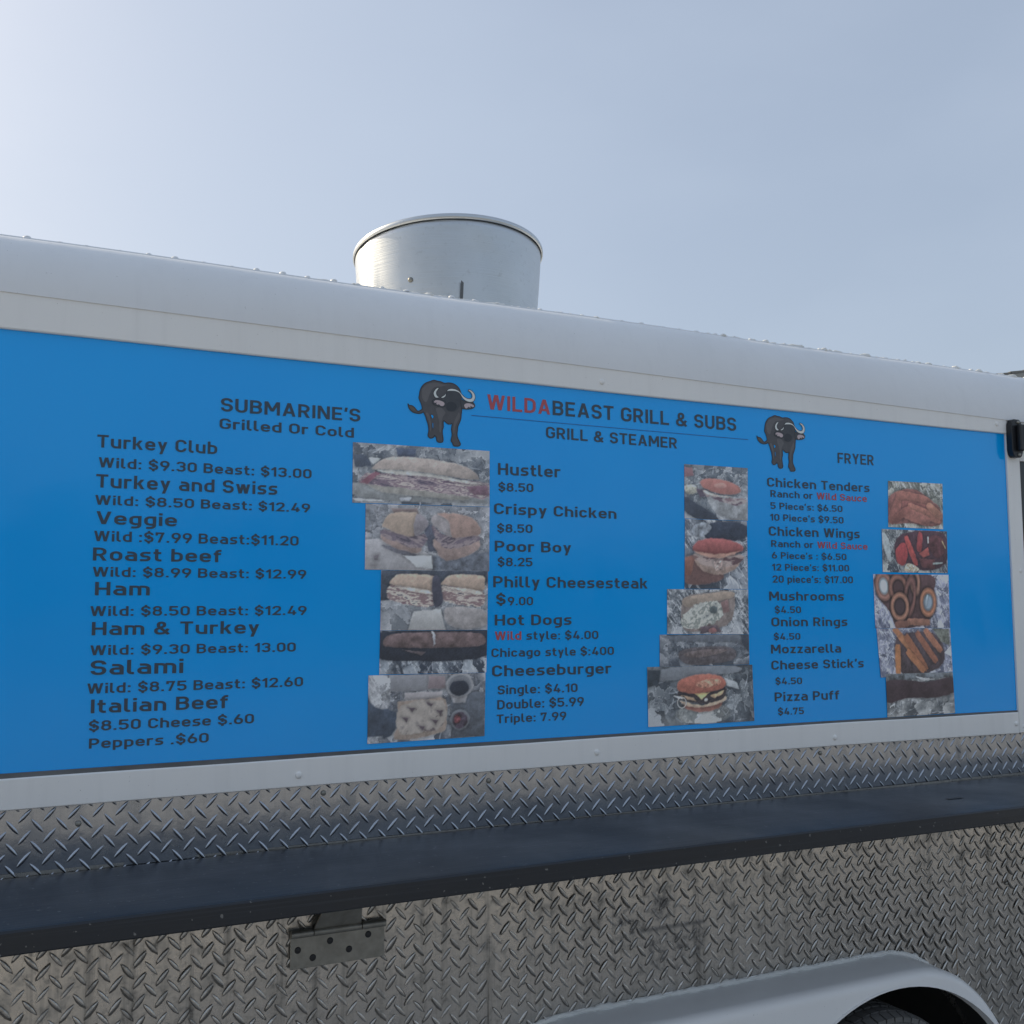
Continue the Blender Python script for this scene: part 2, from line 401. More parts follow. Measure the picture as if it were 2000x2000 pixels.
# emblem outlines in millimetres on the wall
EMBLEM = {
    'body': [(-43.7, 39.2), (-41.6, 50.9), (-36.1, 61.8), (-27.3, 70.0), (-16.1, 74.8), (-6.1, 78.9), (1.8, 77.8), (11.9, 76.9), (22.1, 74.2), (32.3, 75.9), (42.5, 75.6), (51.6, 72.7), (58.5, 67.5), (63.1, 61.5), (66.6, 51.2), (67.2, 36.3), (68.3, 21.5), (68.4, 10.9), (67.2, 0.2), (66.1, -10.5), (62.1, -21.4), (58.1, -30.2), (57.0, -40.8), (55.9, -50.4), (57.6, -58.7), (62.2, -67.9), (65.1, -74.0), (62.2, -78.5), (55.4, -79.8), (47.4, -79.5), (44.6, -74.4), (43.5, -71.3), (40.6, -69.4), (40.6, -63.1), (42.8, -54.5), (42.3, -46.1), (41.1, -38.8), (42.2, -31.4), (42.5, -25.0), (36.0, -26.6), (29.2, -25.0), (23.5, -20.7), (19.6, -19.4), (19.0, -26.8), (19.3, -35.2), (16.8, -42.8), (16.9, -51.2), (18.0, -58.4), (18.9, -66.7), (16.9, -72.1), (10.2, -73.6), (4.1, -72.0), (1.8, -67.9), (1.2, -62.8), (-3.8, -57.4), (-5.5, -61.1), (-11.0, -64.2), (-16.6, -64.0), (-20.5, -60.1), (-20.5, -54.9), (-18.9, -47.5), (-19.5, -38.2), (-21.2, -30.0), (-24.6, -20.8), (-26.8, -13.7), (-30.2, -6.7), (-33.5, -2.2), (-37.9, -4.7), (-44.6, -6.3), (-53.4, -6.0), (-61.1, -4.0), (-67.7, 0.7), (-71.5, 6.6), (-73.2, 14.2), (-69.9, 10.8), (-66.6, 11.3), (-60.1, 9.6), (-54.5, 4.9), (-50.1, 0.0), (-45.7, -1.2), (-40.2, 1.9), (-36.3, 5.3), (-36.9, 11.6), (-39.2, 18.7), (-42.5, 25.7), (-44.8, 31.8)],
    'gap1': [(-13.5, -6.9), (-6.8, -9.0), (-7.4, -14.2), (-10.1, -16.6), (-12.2, -12.5)],
    'gap2': [(-9.5, -28.0), (-7.6, -26.8), (-7.3, -37.2), (-8.4, -42.0), (-9.5, -35.3)],
    'head': [(27.2, 51.9), (40.3, 55.2), (55.1, 55.5), (64.3, 51.0), (66.6, 40.5), (64.3, 27.6), (58.6, 14.4), (49.5, 6.2), (35.9, 5.1), (26.8, 9.6), (23.4, 19.8), (21.1, 32.3), (24.4, 44.2)],
    'muzzle': [(29.0, 24.5), (39.2, 29.7), (50.6, 26.4), (55.2, 18.3), (48.4, 8.2), (35.9, 6.1), (27.4, 11.7)],
    'horn1': [(28.9, 55.2), (33.5, 59.9), (42.5, 61.8), (54.0, 60.2), (62.0, 56.1), (67.7, 50.2), (74.6, 44.4), (83.8, 40.5), (93.1, 41.3), (97.1, 46.4), (96.5, 52.8), (91.9, 58.8), (86.1, 62.0), (90.7, 63.0), (97.7, 59.3), (102.9, 52.3), (103.5, 43.8), (98.9, 35.9), (89.6, 33.5), (78.1, 36.2), (70.0, 43.0), (65.4, 50.0), (60.8, 54.4), (51.7, 57.1), (42.6, 57.0), (33.5, 56.2)],
    'horn2': [(5.8, 60.5), (-0.4, 57.8), (-6.0, 49.9), (-6.5, 43.6), (-3.1, 37.5), (1.9, 36.1), (6.4, 37.9), (2.5, 40.2), (-0.3, 45.2), (0.2, 51.5)],
    'horn3': [(25.3, 48.5), (22.2, 44.0), (13.2, 37.9), (18.8, 37.9), (23.9, 42.1)],
    'earbg1': [(-10.3, 27.5), (-2.5, 32.3), (12.1, 33.1), (24.5, 28.4), (26.2, 20.1), (20.0, 14.8), (9.9, 14.0), (-0.2, 16.8), (-8.1, 20.3)],
    'ear1': [(-6.4, 24.6), (-2.5, 29.2), (5.3, 30.1), (14.3, 28.6), (20.0, 25.9), (21.7, 21.8), (18.3, 17.3), (12.1, 16.8), (7.6, 20.1), (3.1, 19.2), (-0.2, 21.0), (2.0, 24.3), (-2.5, 23.4)],
    'earbg2': [(65.4, 36.2), (76.9, 34.0), (86.2, 32.1), (97.7, 33.7), (104.1, 25.7), (98.9, 18.3), (86.2, 15.1), (74.7, 14.6), (67.8, 17.2)],
    'ear2': [(74.6, 23.1), (78.1, 27.7), (86.2, 29.5), (95.4, 28.1), (101.8, 23.9), (97.7, 20.8), (91.9, 23.6), (91.4, 18.7), (86.2, 20.9), (82.7, 16.9), (78.1, 16.5)],
    'tuft': [(-69.9, 9.8), (-65.5, 9.7), (-58.9, 6.6), (-54.5, 1.7), (-56.7, -1.6), (-64.4, 1.4), (-68.8, 5.2)],
    'lite1': [(-26.9, -4.3), (-20.2, -4.8), (-15.7, -17.0), (-12.9, -32.4), (-13.3, -46.1), (-16.1, -46.3), (-16.7, -32.7), (-20.1, -20.5)],
    'lite2': [(-0.2, 9.4), (13.3, 12.7), (24.6, 1.0), (17.9, -10.1), (14.5, -23.0), (13.5, -46.2), (9.0, -46.5), (8.3, -23.5), (3.2, -5.0)],
    'lite3': [(60.9, 5.0), (63.2, -6.5), (56.4, -19.7), (50.7, -32.8), (48.5, -47.8), (45.7, -48.0), (46.2, -33.2), (48.4, -20.3), (54.1, -7.2)],
    'lite4': [(-36.1, 54.5), (-25.0, 66.0), (-4.9, 73.2), (17.6, 71.1), (28.9, 71.1), (15.3, 65.6), (-4.9, 61.6), (-16.0, 45.9), (-24.8, 24.1), (-33.7, 27.5), (-38.2, 40.7)],
}

# ------------------------------------------------------------------ the ground
def mat_ground():
    t = NT('gravel_lot'); v = t.coord()
    n = t.noise(v, 0.5, 6); f = t.noise(v, 45, 5, 0.7)
    c = t.mix(n, (0.36, 0.352, 0.338), (0.45, 0.44, 0.422))
    c = t.mix(t.ramp(f, [(0.4, 0.0), (0.65, 0.7)]), c, (0.28, 0.27, 0.25))
    t.set(Base_Color=c, Roughness=0.92)
    t.bump(f, 0.6, 0.01)
    return t.m
g = 900
tag(mesh('ground', [(-g, -g, 0), (g, -g, 0), (g, g, 0), (-g, g, 0)], [(0, 1, 2, 3)], mat_ground(), z=0), kind='structure')

# trees across the lot behind the viewer: in the picture only as the dark lower half of every reflection
def tree_line():
    rg = np.random.default_rng(5); V, F = [], []
    n = 26000
    x = rg.uniform(-60, 70, n); prof = 3.9 + 0.8 * np.sin(x * .31) + 0.6 * np.sin(x * .83 + 1) + 0.4 * np.sin(x * 2.1 + 2)
    z = prof * rg.random(n) ** 0.7 * (1 + .12 * rg.normal(0, 1, n)); y = -27 + rg.normal(0, 1.5, n) * (1.2 - .6 * z / 6)
    d = rg.normal(0, 1, (n, 2, 3)); d /= np.linalg.norm(d, axis=2, keepdims=True)
    s_ = rg.uniform(.16, .34, n)[:, None]
    c = np.stack([x, y, np.clip(z, .15, 8)], 1)
    q = np.stack([c - d[:, 0] * s_, c + d[:, 1] * s_ * .5, c + d[:, 0] * s_, c - d[:, 1] * s_ * .5], 1).reshape(-1, 3)
    F = np.arange(4 * n).reshape(-1, 4)
    m = mat_flat('tree_line_leaves', (0.055, 0.075, 0.035), 0.8, var=0.5, vs=1.2)
    return tag(mesh('tree_line', q.tolist(), F.tolist(), m, z=0), 'dark green tree line across the lot, seen as reflections', 'trees', kind='stuff')
tree_line()

# ------------------------------------------------------------------ the trailer
trailer = bpy.data.objects.new('food_trailer', None)
C.objects.link(trailer)
tag(trailer, 'white food trailer with blue menu panel, black shelf and diamond-plate lower wall', 'food trailer')
XL, XR = -1.75, 5.05          # ends of the trailer
XW = grow(XL, XR, 69)

# shell behind the cladding: the box of the trailer
sh = []
v, f = box_geo(XL + .01, XR - .01, 0.02, 2.16, 0.66, 2.262)
mesh('body_shell', v, f, M['white'], trailer)
# roof: crowned sheet
prof = [(0.11, 2.412), (0.35, 2.425), (0.7, 2.44), (1.08, 2.446), (1.46, 2.44), (1.81, 2.425), (2.05, 2.412), (2.05, 2.402), (0.11, 2.402)]
sweep_x('roof', [XL, XR], prof, M['roofsheet'], trailer)
box('chassis_rail', XL + .1, XR - .1, 0.25, 0.33, 0.50, 0.655, M['well'], trailer)
box('chassis_rail', XL + .1, XR - .1, 1.85, 1.93, 0.50, 0.655, M['well'], trailer)

# ---- cove at the roof edge (its lower lip drops slightly to the right)
def lipz(x): return 2.2605 - 0.0104 * max(x, -1.0)
arc = []
for k in range(13):
    a = R(75) * k / 12
    arc.append((-0.0112 + 0.1352 * (1 - math.cos(a)), 0.172 * math.sin(a)))
rnd = random.Random(4)
wob = {i: rnd.uniform(-1, 1) for i in range(400)}
V, F = [], []
xs = grow(XL, XR, 141)
np_ = len(arc) + 4
for a, x in enumerate(xs):
    lz = lipz(x); s = (2.4095 + 0.0015 * math.sin(x * 5) - lz) / 0.1661
    w = 0.0012 * math.sin(x * 7.3) + 0.0008 * wob[a]
    V.append((x, -0.002, lz))
    for (y, z) in arc: V.append((x, y, lz + z * s + w * math.sin(math.pi * z / 0.17)))
    yt, zt = arc[-1]
    V.append((x, yt + 0.001, lz + zt * s + 0.0028))     # folded sheet edge
    V.append((x, yt + 0.03, lz + zt * s + 0.0065))
    V.append((x, yt + 0.05, lz + zt * s - 0.004))
for a in range(len(xs) - 1):
    for i in range(np_ - 1):
        F.append((a * np_ + i, (a + 1) * np_ + i, (a + 1) * np_ + i + 1, a * np_ + i + 1))
cove = mesh('roof_cove', V, F, M['white_cove'], trailer, smooth=True)
cove.data.set_sharp_from_angle(angle=R(40))

# rivets on the cove flange: one dome each, copied
def dome(name, r, h, mat, parent, axis='z', seg=10, flatten=0.0):
    V, F = [], []
    rings = [(1.0, 0.0), (0.92, 0.55), (0.6, 0.9)]
    for (q, hh) in rings:
        for i in range(seg):
            a = 2 * math.pi * i / seg
            p = (q * r * math.cos(a), q * r * math.sin(a), hh * h)
            V.append(p if axis == 'z' else (p[0], -p[2], p[1]))
    V.append((0, 0, h) if axis == 'z' else (0, -h, 0))
    for k in range(2):
        for i in range(seg):
            j = (i + 1) % seg
            F.append((k * seg + i, k * seg + j, (k + 1) * seg + j, (k + 1) * seg + i))
    for i in range(seg): F.append((2 * seg + i, 2 * seg + (i + 1) % seg, 3 * seg))
    return mesh(name, V, F, mat, parent, smooth=True, z=0)

def place(src, first, loc, parent=None, sc=None):
    o = src if first else src.copy()
    if not first: C.objects.link(o)
    o.location = (loc[0], loc[1], loc[2] + ZO)
    if parent is not None: o.parent = parent
    if sc: o.scale = sc
    return o

riv = dome('rivet', 0.0088, 0.0078, M['white_cove'], cove)
rx = [-1.62, -1.55, -1.48, -1.42, -1.35, -1.28, -1.22, -1.15, -1.08, -1.01, -.95, -.88, -.81, -.74, -.68, -.61, -.54, -.47, -.41, -.34, -.27, -.2, -.13, -.055, .01, .081, .147, .201, .271, .334, .392, .456, .52, .58, .643, .704, .77, .83, .895, .96, 1.02, 1.085, 1.15, 1.215, 1.28, 1.345, 1.41, 1.475, 1.54, 1.605, 1.67, 1.74, 1.80, 1.86, 1.93, 2.0, 2.06, 2.12, 2.19, 2.26, 2.33, 2.39, 2.46, 2.53, 2.6, 2.66, 2.73, 2.8, 2.87, 2.94, 3.0, 3.07, 3.14, 3.2, 3.27]
for i, x in enumerate(rx):
    k = rnd.uniform(0.75, 1.15)
    place(riv, i == 0, (x, arc[-1][0] + 0.014, lipz(x) + 0.1661 * (2.4095 - lipz(x)) / 0.1661 + 0.0042), cove, (k, k, k * rnd.uniform(.5, 1)))

# lumpy sealant smeared over the flange, heavier towards the right
def bead(name, pts, rad, mat, parent, seed, amp=0.5, seg=7, flat=(1, 1, 1)):
    rr = random.Random(seed); V, F = [], []
    ph = [rr.uniform(0, 6.3) for _ in range(6)]
    n = len(pts)
    for i, p in enumerate(pts):
        p = Vector(p); q = Vector(pts[min(i + 1, n - 1)]) - Vector(pts[max(i - 1, 0)]); q.normalize()
        up = Vector((0, -1, 0)) if abs(q.y) < 0.9 else Vector((0, 0, 1))
        s = q.cross(up).normalized(); u = s.cross(q)
        rloc = rad * (1 + amp * (0.5 * math.sin(i * 0.9 + ph[0]) * math.sin(i * .37 + ph[1]) + 0.9 * (rr.random() ** 3) - 0.2))
        if i in (0, n - 1): rloc *= 0.3
        for k in range(seg):
            a = 2 * math.pi * k / seg
            w = s * math.cos(a) * rloc * flat[0] + u * math.sin(a) * rloc * flat[1]
            V.append(p + w * (1 + 0.25 * amp * rr.uniform(-1, 1)))
    for i in range(n - 1):
        for k in range(seg):
            j = (k + 1) % seg
            F.append((i * seg + k, i * seg + j, (i + 1) * seg + j, (i + 1) * seg + k))
    return mesh(name, V, F, mat, parent, smooth=True)

def sealant(x0, x1, n, rad, seed, amp):
    rr = random.Random(seed)
    return bead('sealant_bead', [(x, arc[-1][0] + 0.012 + rr.uniform(-.003, .003), 2.4105 + rr.uniform(-.001, .002)) for x in grow(x0, x1, n)], rad, M['sealant'], cove, seed, amp, flat=(0.9, 1.3, 1))
sealant(0.72, 1.95, 150, 0.0045, 11, 0.9)
sealant(1.93, 3.30, 120, 0.0055, 12, 1.2)
sealant(-1.7, 0.74, 160, 0.0028, 13, 0.5)

# ---- menu panel, its frame and everything printed on it
YP = 0.0
panel = sweep_x('menu_panel', grow(-0.62, 3.0205, 29), [(YP, 1.2855), (YP, 2.192), (YP + 0.015, 2.192), (YP + 0.015, 1.2855)], M['panel'], trailer,
                dz=lambda x, i: bow(x) * 0.6 - 0.0005 if i in (0, 3) else 0)
up = sweep_x('upper_trim', grow(XL, 3.0215, 33), [(-0.006, 2.1835), (-0.0085, 2.186), (-0.0085, 2.245), (0.018, 2.245), (0.018, 2.1835)], M['white_trim'], trailer,
             dz=lambda x, i: 0.0008 * math.sin(x * 6.1 + 1) if i < 2 else (lipz(x) + 0.006 - 2.245 if i in (2, 3) else 0))
low = sweep_x('lower_trim', grow(XL, 3.0165, 49), [(-0.0065, 1.2145), (-0.009, 1.217), (-0.009, 1.2745), (-0.0065, 1.277), (0.018, 1.277), (0.018, 1.2145)], M['white_trim'], trailer,
              dz=lambda x, i: bow(x) * (0.9 if i in (0, 1, 5) else 0.75) - 0.001 + (0.0007 * math.sin(x * 9) + 0.0013 * min(x, 3) if i in (2, 3, 4) else 0))
sweep_x('panel_edge_channel', grow(-0.62, 3.0195, 29), [(-0.004, 1.270), (-0.004, 1.2862), (0.017, 1.2862), (0.017, 1.270)], M['lip'], trailer, dz=lambda x, i: bow(x) * 0.62)
post = box('corner_post', 3.0218, 3.083, -0.0065, 0.018, 1.2155, 2.243, M['white_trim'], trailer, 0.002)
lpost = box('corner_post', -0.70, -0.6225, -0.0085, 0.018, 1.284, 2.1825, M['white_trim'], trailer, 0.002)
box('side_panel', XL, -0.702, -0.004, 0.018, 1.282, 2.1815, M['white'], trailer)

scr = dome('screw', 0.0078, 0.004, M['white_trim'], low, 'y')
for i, (x, z) in enumerate([(0.6695, 1.2436), (1.4424, 1.2474), (2.24, 1.2423), (3.0036, 1.2453), (-0.1, 1.243), (-0.86, 1.243), (-1.6, 1.243)]):
    place(scr, i == 0, (x, -0.009, z), low)
for (x, z) in [(1.4694, 2.2088), (2.9766, 2.2124), (-0.05, 2.215), (-1.3, 2.215)]:
    place(scr, False, (x, -0.0085, z), up)
for (x, z) in [(3.0615, 1.7344), (3.030, 2.20), (3.044, 1.235)]:
    place(scr, False, (x, -0.0065, z), post, (.8, .8, .8))
for z in (1.35, 1.75, 2.12):
    place(scr, False, (-0.66, -0.0085, z), lpost)

# --- lettering: a squared industrial sans built from strokes
Hs = 0.079
def rounded(path, closed=False):
    pts = [(p[0], p[1]) for p in path]; rad = [(p[2] if len(p) > 2 else 0) for p in path]
    out = []; n = len(pts)
    for i in range(n):
        if not closed and i in (0, n - 1): out.append(pts[i]); continue
        p = Vector(pts[i]); a = Vector(pts[i - 1]) - p; b = Vector(pts[(i + 1) % n]) - p
        la, lb = a.length, b.length
        if rad[i] <= 0 or la < 1e-6 or lb < 1e-6: out.append(pts[i]); continue
        a /= la; b /= lb
        ang = math.acos(max(-1, min(1, a.dot(b))))
        if ang > 3.1: out.append(pts[i]); continue
        d = min(rad[i] / math.tan(ang / 2), la * 0.5 if (closed or i > 1) else la, lb * 0.5 if (closed or i < n - 2) else lb)
        r = d * math.tan(ang / 2)
        c = p + (a + b).normalized() * (r / math.sin(ang / 2))
        s = p + a * d - c; e = p + b * d - c
        a0 = math.atan2(s.y, s.x); a1 = math.atan2(e.y, e.x); da = (a1 - a0 + math.pi) % (2 * math.pi) - math.pi
        k = max(3, int(abs(da) / 0.28))
        for j in range(k + 1):
            t = a0 + da * j / k
            out.append((c.x + r * math.cos(t), c.y + r * math.sin(t)))
    res = [out[0]]
    for q in out[1:]:
        if (q[0] - res[-1][0]) ** 2 + (q[1] - res[-1][1]) ** 2 > 1e-8: res.append(q)
    return res

def stroke(path, closed=False, h=Hs):
    """strip of quads along a rounded path -> (verts2d, faces)"""
    p = rounded(path, closed); n = len(p); V, F = [], []
    for i in range(n):
        a = Vector(p[i - 1]) if (closed or i > 0) else None
        b = Vector(p[(i + 1) % n]) if (closed or i < n - 1) else None
        q = Vector(p[i])
        d0 = (q - a).normalized() if a is not None else None
        d1 = (b - q).normalized() if b is not None else None
        if d0 is None: d0 = d1
        if d1 is None: d1 = d0
        n0 = Vector((-d0.y, d0.x)); n1 = Vector((-d1.y, d1.x)); m = (n0 + n1)
        m = m.normalized() if m.length > 1e-6 else n0
        k = h / max(0.45, m.dot(n0))
        V.append((q.x + m.x * k, q.y + m.y * k)); V.append((q.x - m.x * k, q.y - m.y * k))
    for i in range(n if closed else n - 1):
        j = (i + 1) % n
        F.append((2 * i, 2 * i + 1, 2 * j + 1, 2 * j))
    return V, F

def sl(x0, y0, x1, y1, h=Hs):
    k = h * math.hypot(x1 - x0, y1 - y0) / max(1e-6, abs(y1 - y0))
    return [(x0 - k, y0), (x0 + k, y0), (x1 + k, y1), (x1 - k, y1)], [(0, 1, 2, 3)]

def glyph_table():
    h = Hs; B = h; T = 1 - h; xh = 0.735; X = xh - h; G = {}
    S = stroke
    def st(x, a=0.0, b=1.0): return [(x - h, a), (x + h, a), (x + h, b), (x - h, b)], [(0, 1, 2, 3)]
    def bar(y, a, b): return [(a, y - h), (b, y - h), (b, y + h), (a, y + h)], [(0, 1, 2, 3)]
    def dot(x, y): return [(x - h * 1.05, y - h * 1.05), (x + h * 1.05, y - h * 1.05), (x + h * 1.05, y + h * 1.05), (x - h * 1.05, y + h * 1.05)], [(0, 1, 2, 3)]
    W = 0.62; L = h; Rr = W - h; r = 0.22
    G['A'] = (.72, [sl(.10, 0, .35, 1), sl(.62, 0, .37, 1), bar(.29, .2, .52)])
    G['B'] = (W, [st(L), S([(L, T), (Rr - .02, T, .19), (Rr - .02, .53, .19), (L, .53)]), S([(L, .53), (Rr, .53, .2), (Rr, B, .2), (L, B)])])
    G['C'] = (W, [S([(Rr, .68), (Rr, T, r), (L, T, r), (L, B, r), (Rr, B, r), (Rr, .32)])])
    G['D'] = (W + .01, [st(L), S([(L, T), (Rr + .01, T, .26), (Rr + .01, B, .26), (L, B)])])
    G['E'] = (.56, [st(L), bar(T, L, .55), bar(.5, L, .5), bar(B, L, .55)])
    G['F'] = (.54, [st(L), bar(T, L, .54), bar(.48, L, .49)])
    G['G'] = (W + .02, [S([(Rr + .02, .70), (Rr + .02, T, r), (L, T, r), (L, B, r), (Rr + .02, B, r), (Rr + .02, .46), (.36, .46)])])
    G['H'] = (.64, [st(L), st(.64 - h), bar(.5, L, .6)])
    G['I'] = (2 * h, [st(h)])
    G['L'] = (.54, [st(L), bar(B, L, .54)])
    G['M'] = (.80, [st(L), st(.8 - h), sl(h * 1.25, 1, .40, .28), sl(.8 - h * 1.25, 1, .40, .28)])
    G['N'] = (.66, [st(L), st(.66 - h), sl(h * 1.3, 1, .66 - h * 1.3, 0)])
    G['O'] = (W + .02, [S([(L, B, .24), (L, T, .24), (Rr + .02, T, .24), (Rr + .02, B, .24)], True)])
    G['P'] = (.60, [st(L), S([(L, T), (.6 - h, T, .22), (.6 - h, .43, .22), (L, .43)])])
    G['R'] = (.63, [st(L), S([(L, T), (.6 - h, T, .22), (.6 - h, .45, .22), (L, .45)]), sl(.32, .46, .53, 0)])
    G['S'] = (.60, [S([(.6 - h, .72), (.6 - h, T, .2), (L, T, .2), (L, .51, .19), (.6 - h, .51, .19), (.6 - h, B, .2), (L, B, .2), (L, .28)])])
    G['T'] = (.60, [st(.30), bar(T, 0, .6)])
    G['U'] = (W, [S([(L, 1), (L, B, r), (Rr, B, r), (Rr, 1)])])
    G['V'] = (.68, [sl(.09, 1, .325, 0), sl(.59, 1, .355, 0)])
    G['W'] = (.98, [sl(.09, 1, .27, 0), sl(.47, 1, .29, 0), sl(.51, 1, .69, 0), sl(.89, 1, .71, 0)])
    G['Y'] = (.66, [sl(.09, 1, .33, .42), sl(.57, 1, .33, .42), st(.33, 0, .45)])
    G['&'] = (.74, [S([(.66, .02), (.19, .63, .06), (.19, T, .13), (.46, T, .13), (.46, .64, .1), (L, .40, .13), (L, B, .19), (.44, B, .2), (.64, .44)])])
    s = .60; q = s - h
    G['0'] = (s, [S([(L, B, .22), (L, T, .22), (q, T, .22), (q, B, .22)], True)])
    G['1'] = (.36, [st(.27), S([(.02, .70), (.27, .93)])])
    G['2'] = (s, [S([(L, .70), (L, T, .21), (q, T, .21), (q, .60, .12), (L + .03, B), (s, B)])])
    G['3'] = (s, [S([(L, .76), (L, T, .2), (q, T, .2), (q, .53, .18), (.24, .53)]), S([(.24, .53), (q, .53, .2), (q, B, .2), (L, B, .2), (L, .24)])])
    G['4'] = (.64, [sl(.36, 1, .10, .22), bar(.24, .02, .64), st(.46, 0, .52)])
    G['5'] = (s, [S([(.56, T), (L + .01, T), (L, .56), (q, .60, .22), (q, B, .22), (L, B, .2), (L, .24)])])
    G['6'] = (s, [S([(L, B, .21), (L, .57, .21), (q, .57, .21), (q, B, .21)], True), S([(L + .005, .36), (L + .02, .50, .08), (.36, 1.0)])])
    G['7'] = (.58, [bar(T, 0, .56), sl(.47, T, .22, 0), st(h, .70, 1)])
    G['8'] = (s, [S([(L + .02, .54, .18), (L + .02, T, .18), (q - .02, T, .18), (q - .02, .54, .18)], True), S([(L, B, .2), (L, .54, .2), (q, .54, .2), (q, B, .2)], True)])
    G['9'] = (s, [S([(L, .43, .21), (L, T, .21), (q, T, .21), (q, .43, .21)], True), S([(q - .005, .64), (q - .02, .50, .08), (.24, 0.0)])])
    G['$'] = (.60, [S([(.6 - h, .72), (.6 - h, T, .2), (L, T, .2), (L, .51, .19), (.6 - h, .51, .19), (.6 - h, B, .2), (L, B, .2), (L, .28)]), st(.30, -.12, .1), st(.30, .9, 1.12), st(.30, .3, .7, )])
    w = .55; u = w - h; c = .2
    G['a'] = (w, [S([(L + .02, X), (u, X, .19), (u, 0)]), S([(u, .415), (L, .415, .155), (L, B, .155), (u, B)])])
    G['b'] = (w, [st(L), S([(L, X), (u, X, c), (u, B, c), (L, B)])])
    G['c'] = (.52, [S([(.52 - h, .50), (.52 - h, X, c), (L, X, c), (L, B, c), (.52 - h, B, c), (.52 - h, .235)])])
    G['d'] = (w, [st(u), S([(u, X), (L, X, c), (L, B, c), (u, B)])])
    G['e'] = (w, [bar(.365, L, u), S([(u, .365 - h), (u, X, c), (L, X, c), (L, B, c), (u, B, .17), (u - .01, .19)])])
    G['f'] = (.38, [S([(.15, 0), (.15, T, .15), (.38, T)]), bar(X, 0, .36)])
    G['g'] = (w, [S([(u, xh), (u, -.19, .2), (L + .02, -.19)]), S([(u, X), (L, X, c), (L, B, c), (u, B)])])
    G['h'] = (w, [st(L), S([(L, X), (u, X, c), (u, 0)])])
    G['i'] = (2 * h, [st(h, 0, xh), dot(h, .93)])
    G['k'] = (.55, [st(L), sl(.43, xh, .20, .33), sl(.26, .42, .46, 0)])
    G['l'] = (.28, [S([(L, 1), (L, B, .13), (.28, B)])])
    G['m'] = (.88, [st(L, 0, xh), S([(L, X), (.44, X, .16), (.44, 0)]), S([(.44, X), (.88 - h, X, .16), (.88 - h, 0)])])
    G['n'] = (w, [st(L, 0, xh), S([(L, X), (u, X, c), (u, 0)])])
    G['o'] = (.56, [S([(L, B, .2), (L, X, .2), (.56 - h, X, .2), (.56 - h, B, .2)], True)])
    G['p'] = (w, [st(L, -.26, xh), S([(L, X), (u, X, c), (u, B, c), (L, B)])])
    G['r'] = (.38, [st(L, 0, xh), S([(L, .52), (L + .05, X, .13), (.38, X)])])
    G['s'] = (.50, [S([(.485, X), (L + .01, X, .14), (L + .01, .375, .13), (.5 - h, .365, .13), (.5 - h, B, .14), (L - .07, B)])])
    G['t'] = (.38, [S([(.15, .95), (.15, B, .14), (.38, B)]), bar(X, 0, .36)])
    G['u'] = (w, [S([(L, xh), (L, B, c), (u, B)]), st(u, 0, xh)])
    G['v'] = (.54, [sl(.09, xh, .26, 0), sl(.45, xh, .28, 0)])
    G['w'] = (.80, [sl(.09, xh, .235, 0), sl(.385, xh, .245, 0), sl(.415, xh, .555, 0), sl(.71, xh, .565, 0)])
    G['y'] = (.54, [sl(.09, xh, .28, .05), sl(.45, xh, .19, -.26)])
    G['z'] = (.48, [bar(X, .01, .46), bar(B, .01, .47), sl(.36, X, .12, B)])
    G["'"] = (.15, [sl(.10, 1.02, .06, .70, .07)])
    G[':'] = (.20, [dot(.10, B * 1.1), dot(.10, X - .04)])
    G['.'] = (.20, [dot(.10, B * 1.1)])
    return G
GL = glyph_table()
YT = YP - 0.0009

def layout(s):
    x = 0.0; items = []; red = False
    for ch in s:
        if ch == '*': red = not red; continue
        if ch == ' ': x += 0.33; continue
        w, st = GL[ch]
        items.append((x, st, red)); x += w + 0.125
    return items, x - 0.125

def lettering(txt, x0, z0, x1, z1, cap):
    """one printed word = one object; a line keeps its measured start, end and height"""
    items, tot = layout(txt)
    sx = (x1 - x0) / tot
    words = txt.split(' '); k0 = 0; red = False
    for wd in words:
        chars = [c for c in wd if c != '*']
        V, F, FM = [], [], []
        for (gx, strokes, red_) in items[k0:k0 + len(chars)]:
            for k, (v2, f2) in enumerate(strokes):
                o = len(V)
                for vi, (a, b) in enumerate(v2):
                    V.append((x0 + (gx + a) * sx, YT - 0.00006 * k - 0.000012 * (vi // 2), z0 + (z1 - z0) * (gx + a) / tot + b * cap))
                for q in f2: F.append(tuple(o + i for i in q)); FM.append(1 if red_ else 0)
        k0 += len(chars)
        o = mesh('printed_word', V, F, None, panel, mats=[M['ink'], M['ink_red']], fmat=FM)
        o['label'] = 'printed word reading ' + ''.join(chars) + ' in the line ' + txt.replace('*', '')

for T_ in TEXTS:
    lettering(*T_)
sweep_x('printed_rule', [1.095, 1.959], [(YT, 2.0893), (YT, 2.0911)], M['rule'], panel, close=False)

# --- buffalo emblem, printed twice
def smooth_poly(p, k=4):
    n = len(p); out = []
    for i in range(n):
        a, b, c, d = (Vector(p[(i + j) % n]) for j in (-1, 0, 1, 2))
        for t in range(k):
            u = t / k
            out.append(0.5 * ((2 * b) + (c - a) * u + (2 * a - 5 * b + 4 * c - d) * u * u + (3 * b - a - 3 * c + d) * u ** 3))
    return out

